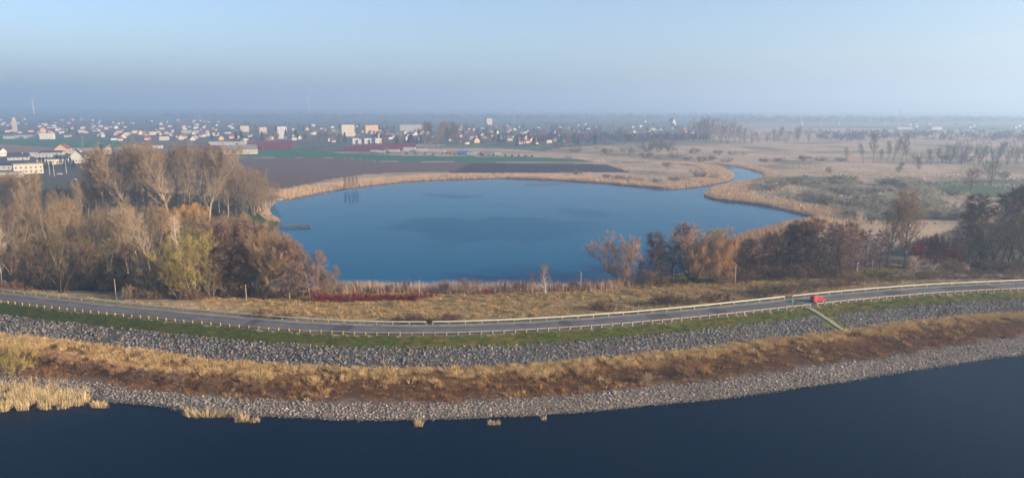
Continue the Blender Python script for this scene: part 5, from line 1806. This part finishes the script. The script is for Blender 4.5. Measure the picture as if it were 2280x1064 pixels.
def free(xy, d):
    for q in used:
        if abs(q[0] - xy[0]) < d and abs(q[1] - xy[1]) < d:
            return False
    used.append(xy)
    return True


def scatter_houses(n, x0, x1, y0, y1, where, gap=15):
    k = 0
    tries = 0
    while k < n and tries < n * 12:
        tries += 1
        px = hr_.uniform(x0, x1)
        py = hr_.uniform(y0, y1)
        xy = P(px, py, 0.8)
        if any(inside(np.array([xy[0]]), np.array([xy[1]]), bl)[0] for bl in blocked) or not free(xy, gap):
            continue
        z = gz(*xy)
        pr, lb, w, l, h = hr_.choice(protos)
        root = empty('town_house', (float(xy[0]), float(xy[1]), z), R(hr_.choice([25, 30, 38, -55, -60, -50]) + hr_.uniform(-8, 8)), hr_.uniform(0.65, 1.0))
        tag(root, lb + ' ' + where, 'house', lb + 's ' + where)
        link('wall', pr[0], root)
        link('roof', pr[1], root)
        k += 1


scatter_houses(70, -60, 240, 270, 299, 'in the quarter by the tan tower')
scatter_houses(85, 200, 520, 271, 314, 'in the quarter behind the grove')
scatter_houses(30, 520, 800, 280, 318, 'around the apartment blocks')
scatter_houses(26, 800, 960, 295, 316, 'below the long apartment block')
scatter_houses(75, 1000, 1290, 281, 322, 'in the quarter past the poplar clump')
scatter_houses(26, 1290, 1560, 274, 306, 'in the thinning end of town')
scatter_houses(16, 1750, 2280, 276, 287, 'in the hazy hamlet beyond the hedge rows', 40)
scatter_houses(14, 0, 200, 252, 257, 'in the far village past the turbine', 60)
# church-like gable far off, larger halls
B(1496, 279, 16, 20, 9, 'far white gabled church house in the haze', 'white', 'roof_red', 30, 14, 'church', None, None, 'church')
B(1464, 291, 16, 40, 6, 'far long white hall in the haze', 'white', 'white', -80, 0, 'hall', None, None)
B(2080, 289, 20, 30, 7, 'far pale factory hall in bright haze', 'grey', 'roof_grey', -80, 0, 'factory', None, None)
B(2010, 288, 16, 45, 5, 'far long pale factory roof in bright haze', 'grey', 'grey', -82, 0, 'factory', None, None)


# town trees: small copies
def far_tree(seed, conifer=False):
    rs = np.random.default_rng(seed)
    if conifer:
        n = 420
        t = rs.random(n) ** 0.7
        a = rs.uniform(0, 6.283, n)
        r = (1 - t) * 2.6 * np.sqrt(rs.random(n)) + 0.1
        p = np.stack([np.cos(a) * r, np.sin(a) * r, 0.6 + t * 10.2], 1)
        d = np.stack([np.cos(a), np.sin(a), -0.35 * np.ones(n)], 1)
        L, W = 0.9, 0.7
    else:
        n = 900
        v = rs.normal(0, 1, (n, 3))
        v /= np.linalg.norm(v, axis=1)[:, None]
        p = v * (rs.random((n, 1)) ** 0.45) * np.array((3.4, 3.4, 4.2)) * (0.8 + 0.35 * np.sin(v[:, :1] * 4 + seed)) + np.array((0, 0, 6.6))
        d = v * 0.7 + np.array((0, 0, 0.6)) + rs.normal(0, 0.3, (n, 3))
        L, W = 1.5, 0.16
    d /= np.linalg.norm(d, axis=1)[:, None]
    sd = np.cross(d, rs.normal(0, 1, (n, 3)))
    sd /= np.linalg.norm(sd, axis=1)[:, None]
    V = np.stack([p - sd * W / 2, p + sd * W / 2, p + d * L], 1).reshape(-1, 3)
    mb = MB().tube([(0, 0, -0.4), (0, 0, 7.5)], [0.28, 0.08], 5)
    return V, mb


FT = []
for k in range(4):
    V, mb = far_tree(300 + k)
    for tw in ('brown', 'olive'):
        FT.append((mb.data('trunk', BK['grey']), tri_mesh('crown', V, np.arange(len(V)).reshape(-1, 3), TW[tw]), False))
for k in range(2):
    V, mb = far_tree(400 + k, True)
    FT.append((mb.data('trunk', BK['dark']), tri_mesh('crown', V, np.arange(len(V)).reshape(-1, 3), M['evergreen']), True))


def scatter_trees(n, x0, x1, y0, y1, where, con=0.2, smin=0.7, smax=1.4):
    k = 0
    while k < n:
        px = hr_.uniform(x0, x1)
        py = hr_.uniform(y0, y1)
        xy = P(px, py, 0.8)
        if any(inside(np.array([xy[0]]), np.array([xy[1]]), bl)[0] for bl in blocked):
            n -= 1
            continue
        t = hr_.choice(FT[-2:]) if hr_.random() < con else hr_.choice(FT[:-2])
        root = empty('town_conifer' if t[2] else 'town_tree', (float(xy[0]), float(xy[1]), gz(*xy)), hr_.uniform(0, 6.28), hr_.uniform(smin, smax))
        tag(root, ('dark green conifer ' if t[2] else 'bare garden tree ') + where, 'tree', ('conifers ' if t[2] else 'garden trees ') + where)
        link('trunk', t[0], root)
        link('crown', t[1], root)
        k += 1


scatter_trees(120, -60, 520, 268, 312, 'among the houses behind the grove', 0.35)
scatter_trees(110, 520, 950, 278, 322, 'around the apartment blocks', 0.3, 0.9, 1.7)
scatter_trees(130, 1000, 1330, 280, 328, 'past the poplar clump', 0.35, 0.9, 1.6)
scatter_trees(62, 1240, 1580, 285, 318, 'where the town thins out', 0.1, 1.0, 1.8)
scatter_trees(24, 880, 960, 316, 324, 'in the dark hedge behind the yard', 0.6, 0.9, 1.4)
for px, b, s in [(225, 345, 1.2), (232, 342, 1.0), (253, 350, 1.0), (128, 366, 0.9), (136, 368, 0.8), (98, 376, 0.9), (105, 378, 0.8), (146, 372, 0.9), (158, 372, 0.9), (115, 380, 0.8), (165, 376, 0.8), (90, 372, 0.9)]:
    xy = P(px, b, 0.8)
    t = FT[-1]
    root = empty('garden_conifer', (float(xy[0]), float(xy[1]), gz(*xy)), 0, s)
    tag(root, 'dark conifer in the gardens round the big gabled house', 'tree', 'conifers round the big gabled house')
    link('trunk', t[0], root)
    link('crown', t[1], root)

# far woods that read as one mass
def far_wood(name, n, spec, label):
    Vs = []
    for _ in range(n):
        px, py, h = spec()
        xy = P(px, py, 0.8) if py > 244 else None
        z = gz(*xy)
        dd = math.hypot(*xy)
        m = 26
        v = rng.normal(0, 1, (m, 3))
        v /= np.linalg.norm(v, axis=1)[:, None]
        w = h * 0.42
        p = v * rng.random((m, 1)) ** 0.4 * np.array((w, w, h * 0.45)) + np.array((xy[0], xy[1], z + h * 0.5))
        d = v * 0.6 + np.array((0, 0, 0.5))
        sd = np.cross(d, rng.normal(0, 1, (m, 3)))
        sd /= np.linalg.norm(sd, axis=1)[:, None]
        Vs.append(np.stack([p - sd * h * 0.09, p + sd * h * 0.09, p + d * h * 0.28], 1).reshape(-1, 3))
    V = np.concatenate(Vs)
    tag(link(name, tri_mesh(name, V, np.arange(len(V)).reshape(-1, 3), TW['dark'])), label, None, None, 'stuff')


wr = random.Random(9)
far_wood('far_wood', 900, lambda: (wr.uniform(360, 1700), 268 - 9 * wr.random() ** 2, wr.uniform(13, 22)), 'blue hazed wood along the horizon behind the town')
far_wood('far_wood', 650, lambda: (wr.uniform(1560, 2420), 276 - 10 * wr.random(), wr.uniform(12, 20)), 'pale hazed wood along the horizon beyond the meadows')
far_wood('far_wood', 260, lambda: (wr.uniform(1180, 1580), 314 + wr.uniform(-5, 3), wr.uniform(8, 14)), 'blue grey hedge wood between town and reed meadow')
far_wood('far_wood', 160, lambda: (wr.uniform(1790, 2400), 300 + wr.uniform(-4, 4), wr.uniform(6, 12)), 'faint hedge lines across the far meadows')
far_wood('far_wood', 240, lambda: (wr.uniform(1820, 2420), 312 + wr.uniform(-8, 5), wr.uniform(8, 15)), 'hazy tree belt behind the open poplar row')
far_wood('far_wood', 130, lambda: (wr.uniform(-60, 420), 262 + wr.uniform(-3, 3), wr.uniform(8, 14)), 'hazy tree line behind the tan tower quarter')


# wind turbines
def turbine(px, dist, hub_py, label, phase, yaw):
    d = ray(px, 250)
    x, y = d[0] / d[1] * dist, dist
    z = gz(x, y)
    hub = CAM_H + ray(px, hub_py)[2] / ray(px, hub_py)[1] * y
    H = hub - z
    root = empty('wind_turbine', (x, y, z), R(yaw))
    tag(root, label, 'wind turbine')
    MB().tube([(0, 0, -1), (0, 0, H)], [2.6, 1.4], 12).build('tower', M['turbine'], root, True)
    MB().box(-2.2, 2.2, -6.5, 4.5, H - 2.2, H + 2.4).build('nacelle', M['turbine'], root)
    MB().tube([(0, -6.4, H), (0, -9.0, H)], [2.2, 0.9], 10).build('hub', M['turbine'], root)
    L = H * 0.42
    for k in range(3):
        a = R(phase + 120 * k)
        dx, dz = math.sin(a), math.cos(a)
        pts = [(dx * L * t, -7.6, H + dz * L * t) for t in (0.03, 0.2, 0.6, 1.0)]
        MB().tube(pts, [0.9, 1.2, 0.6, 0.15], 6).build('blade', M['turbine'], root)


turbine(75, 4200, 226, 'white wind turbine over the far fields past the tan tower', 12, 70)
turbine(687, 5200, 214, 'faint white wind turbine above the apartment blocks', 0, 80)


def mast(px, base, top, label, r=1.2):
    xy = P(px, base, 0.8)
    z = gz(*xy)
    h = height_at(px, xy, top) - z
    root = empty('radio_mast', (float(xy[0]), float(xy[1]), z))
    tag(root, label, 'mast')
    MB().tube([(0, 0, -1), (0, 0, h)], [r, r * 0.5], 6).build('shaft', M['steel'], root)
    MB().tube([(0, 0, h * 0.86), (0, 0, h * 0.9)], r * 1.6, 8).build('antenna_ring', M['steel'], root)


mast(1146, 272, 240, 'thin grey radio mast over the town past the poplars')
mast(2002, 282, 245, 'hazy lattice mast beyond the poplar row', 1.6)
mast(2250, 292, 276, 'pale chimney mast at the hazy hamlet', 1.8)
for px, b, t in [(111, 390, 358), (121, 392, 364), (148, 386, 356), (181, 374, 352), (184, 325, 304)]:
    xy = P(px, b, 0.8)
    z = gz(*xy)
    h = height_at(px, xy, t) - z
    root = empty('street_lamp', (float(xy[0]), float(xy[1]), z), R(40))
    tag(root, 'tall grey lamp post along the parking place road' if b > 330 else 'lone pale pole standing in the green field', 'street lamp', 'lamp posts by the parking place' if b > 330 else None)
    MB().tube([(0, 0, -0.3), (0, 0, h)], [0.22, 0.14], 6).build('post', M['steel'], root)
    MB().box(-0.2, 1.6, -0.18, 0.18, h, h + 0.18).build('lamp_head', M['steel'], root)

# parked white cars at the parking place
def parked_car(px, b, rot, mat, label):
    xy = P(px, b, 0.8)
    root = empty('parked_car', (float(xy[0]), float(xy[1]), gz(*xy)), R(rot))
    tag(root, label, 'car')
    MB().prism([(-2.1, 0.35), (2.1, 0.35), (2.15, 0.8), (1.2, 0.95), (0.6, 1.45), (-1.2, 1.48), (-1.9, 0.98), (-2.15, 0.9)], -0.85, 0.85).build('body', M[mat], root)
    for sg in (-1, 1):
        MB().prism([(-1.5, 1.0), (0.9, 1.0), (0.5, 1.38), (-1.15, 1.38)], sg * 0.86 - 0.012, sg * 0.86 + 0.012).build('side_window', M['glass'], root)
        for x in (-1.3, 1.3):
            MB().tube([(x, sg * 0.7, 0.32), (x, sg * 0.88, 0.32)], 0.32, 10).build('wheel', M['dark'], root)


parked_car(133, 389, 10, 'white', 'white car parked beside the lamp posts')
parked_car(167, 402, -20, 'white', 'white car half hidden at the grove edge')


# ------------------------------------------------------------------ haze
def haze():
    m = bpy.data.materials.new('haze_air')
    m.use_nodes = True
    nt = m.node_tree
    nt.nodes.clear()
    o = nt.nodes.new('ShaderNodeOutputMaterial')
    v = nt.nodes.new('ShaderNodeVolumePrincipled')
    v.inputs['Color'].default_value = (0.52, 0.73, 1.0, 1)
    v.inputs['Density'].default_value = 0.00040
    v.inputs['Anisotropy'].default_value = 0.45
    v.inputs['Absorption Color'].default_value = (0.10, 0.08, 0.12, 1)
    nt.links.new(v.outputs[0], o.inputs['Volume'])
    b = MB().box(-15500, 15500, -15500, 15500, -4, 230)
    tag(b.build('haze', m), 'pale blue morning haze over the land', None, None, 'stuff')
haze()
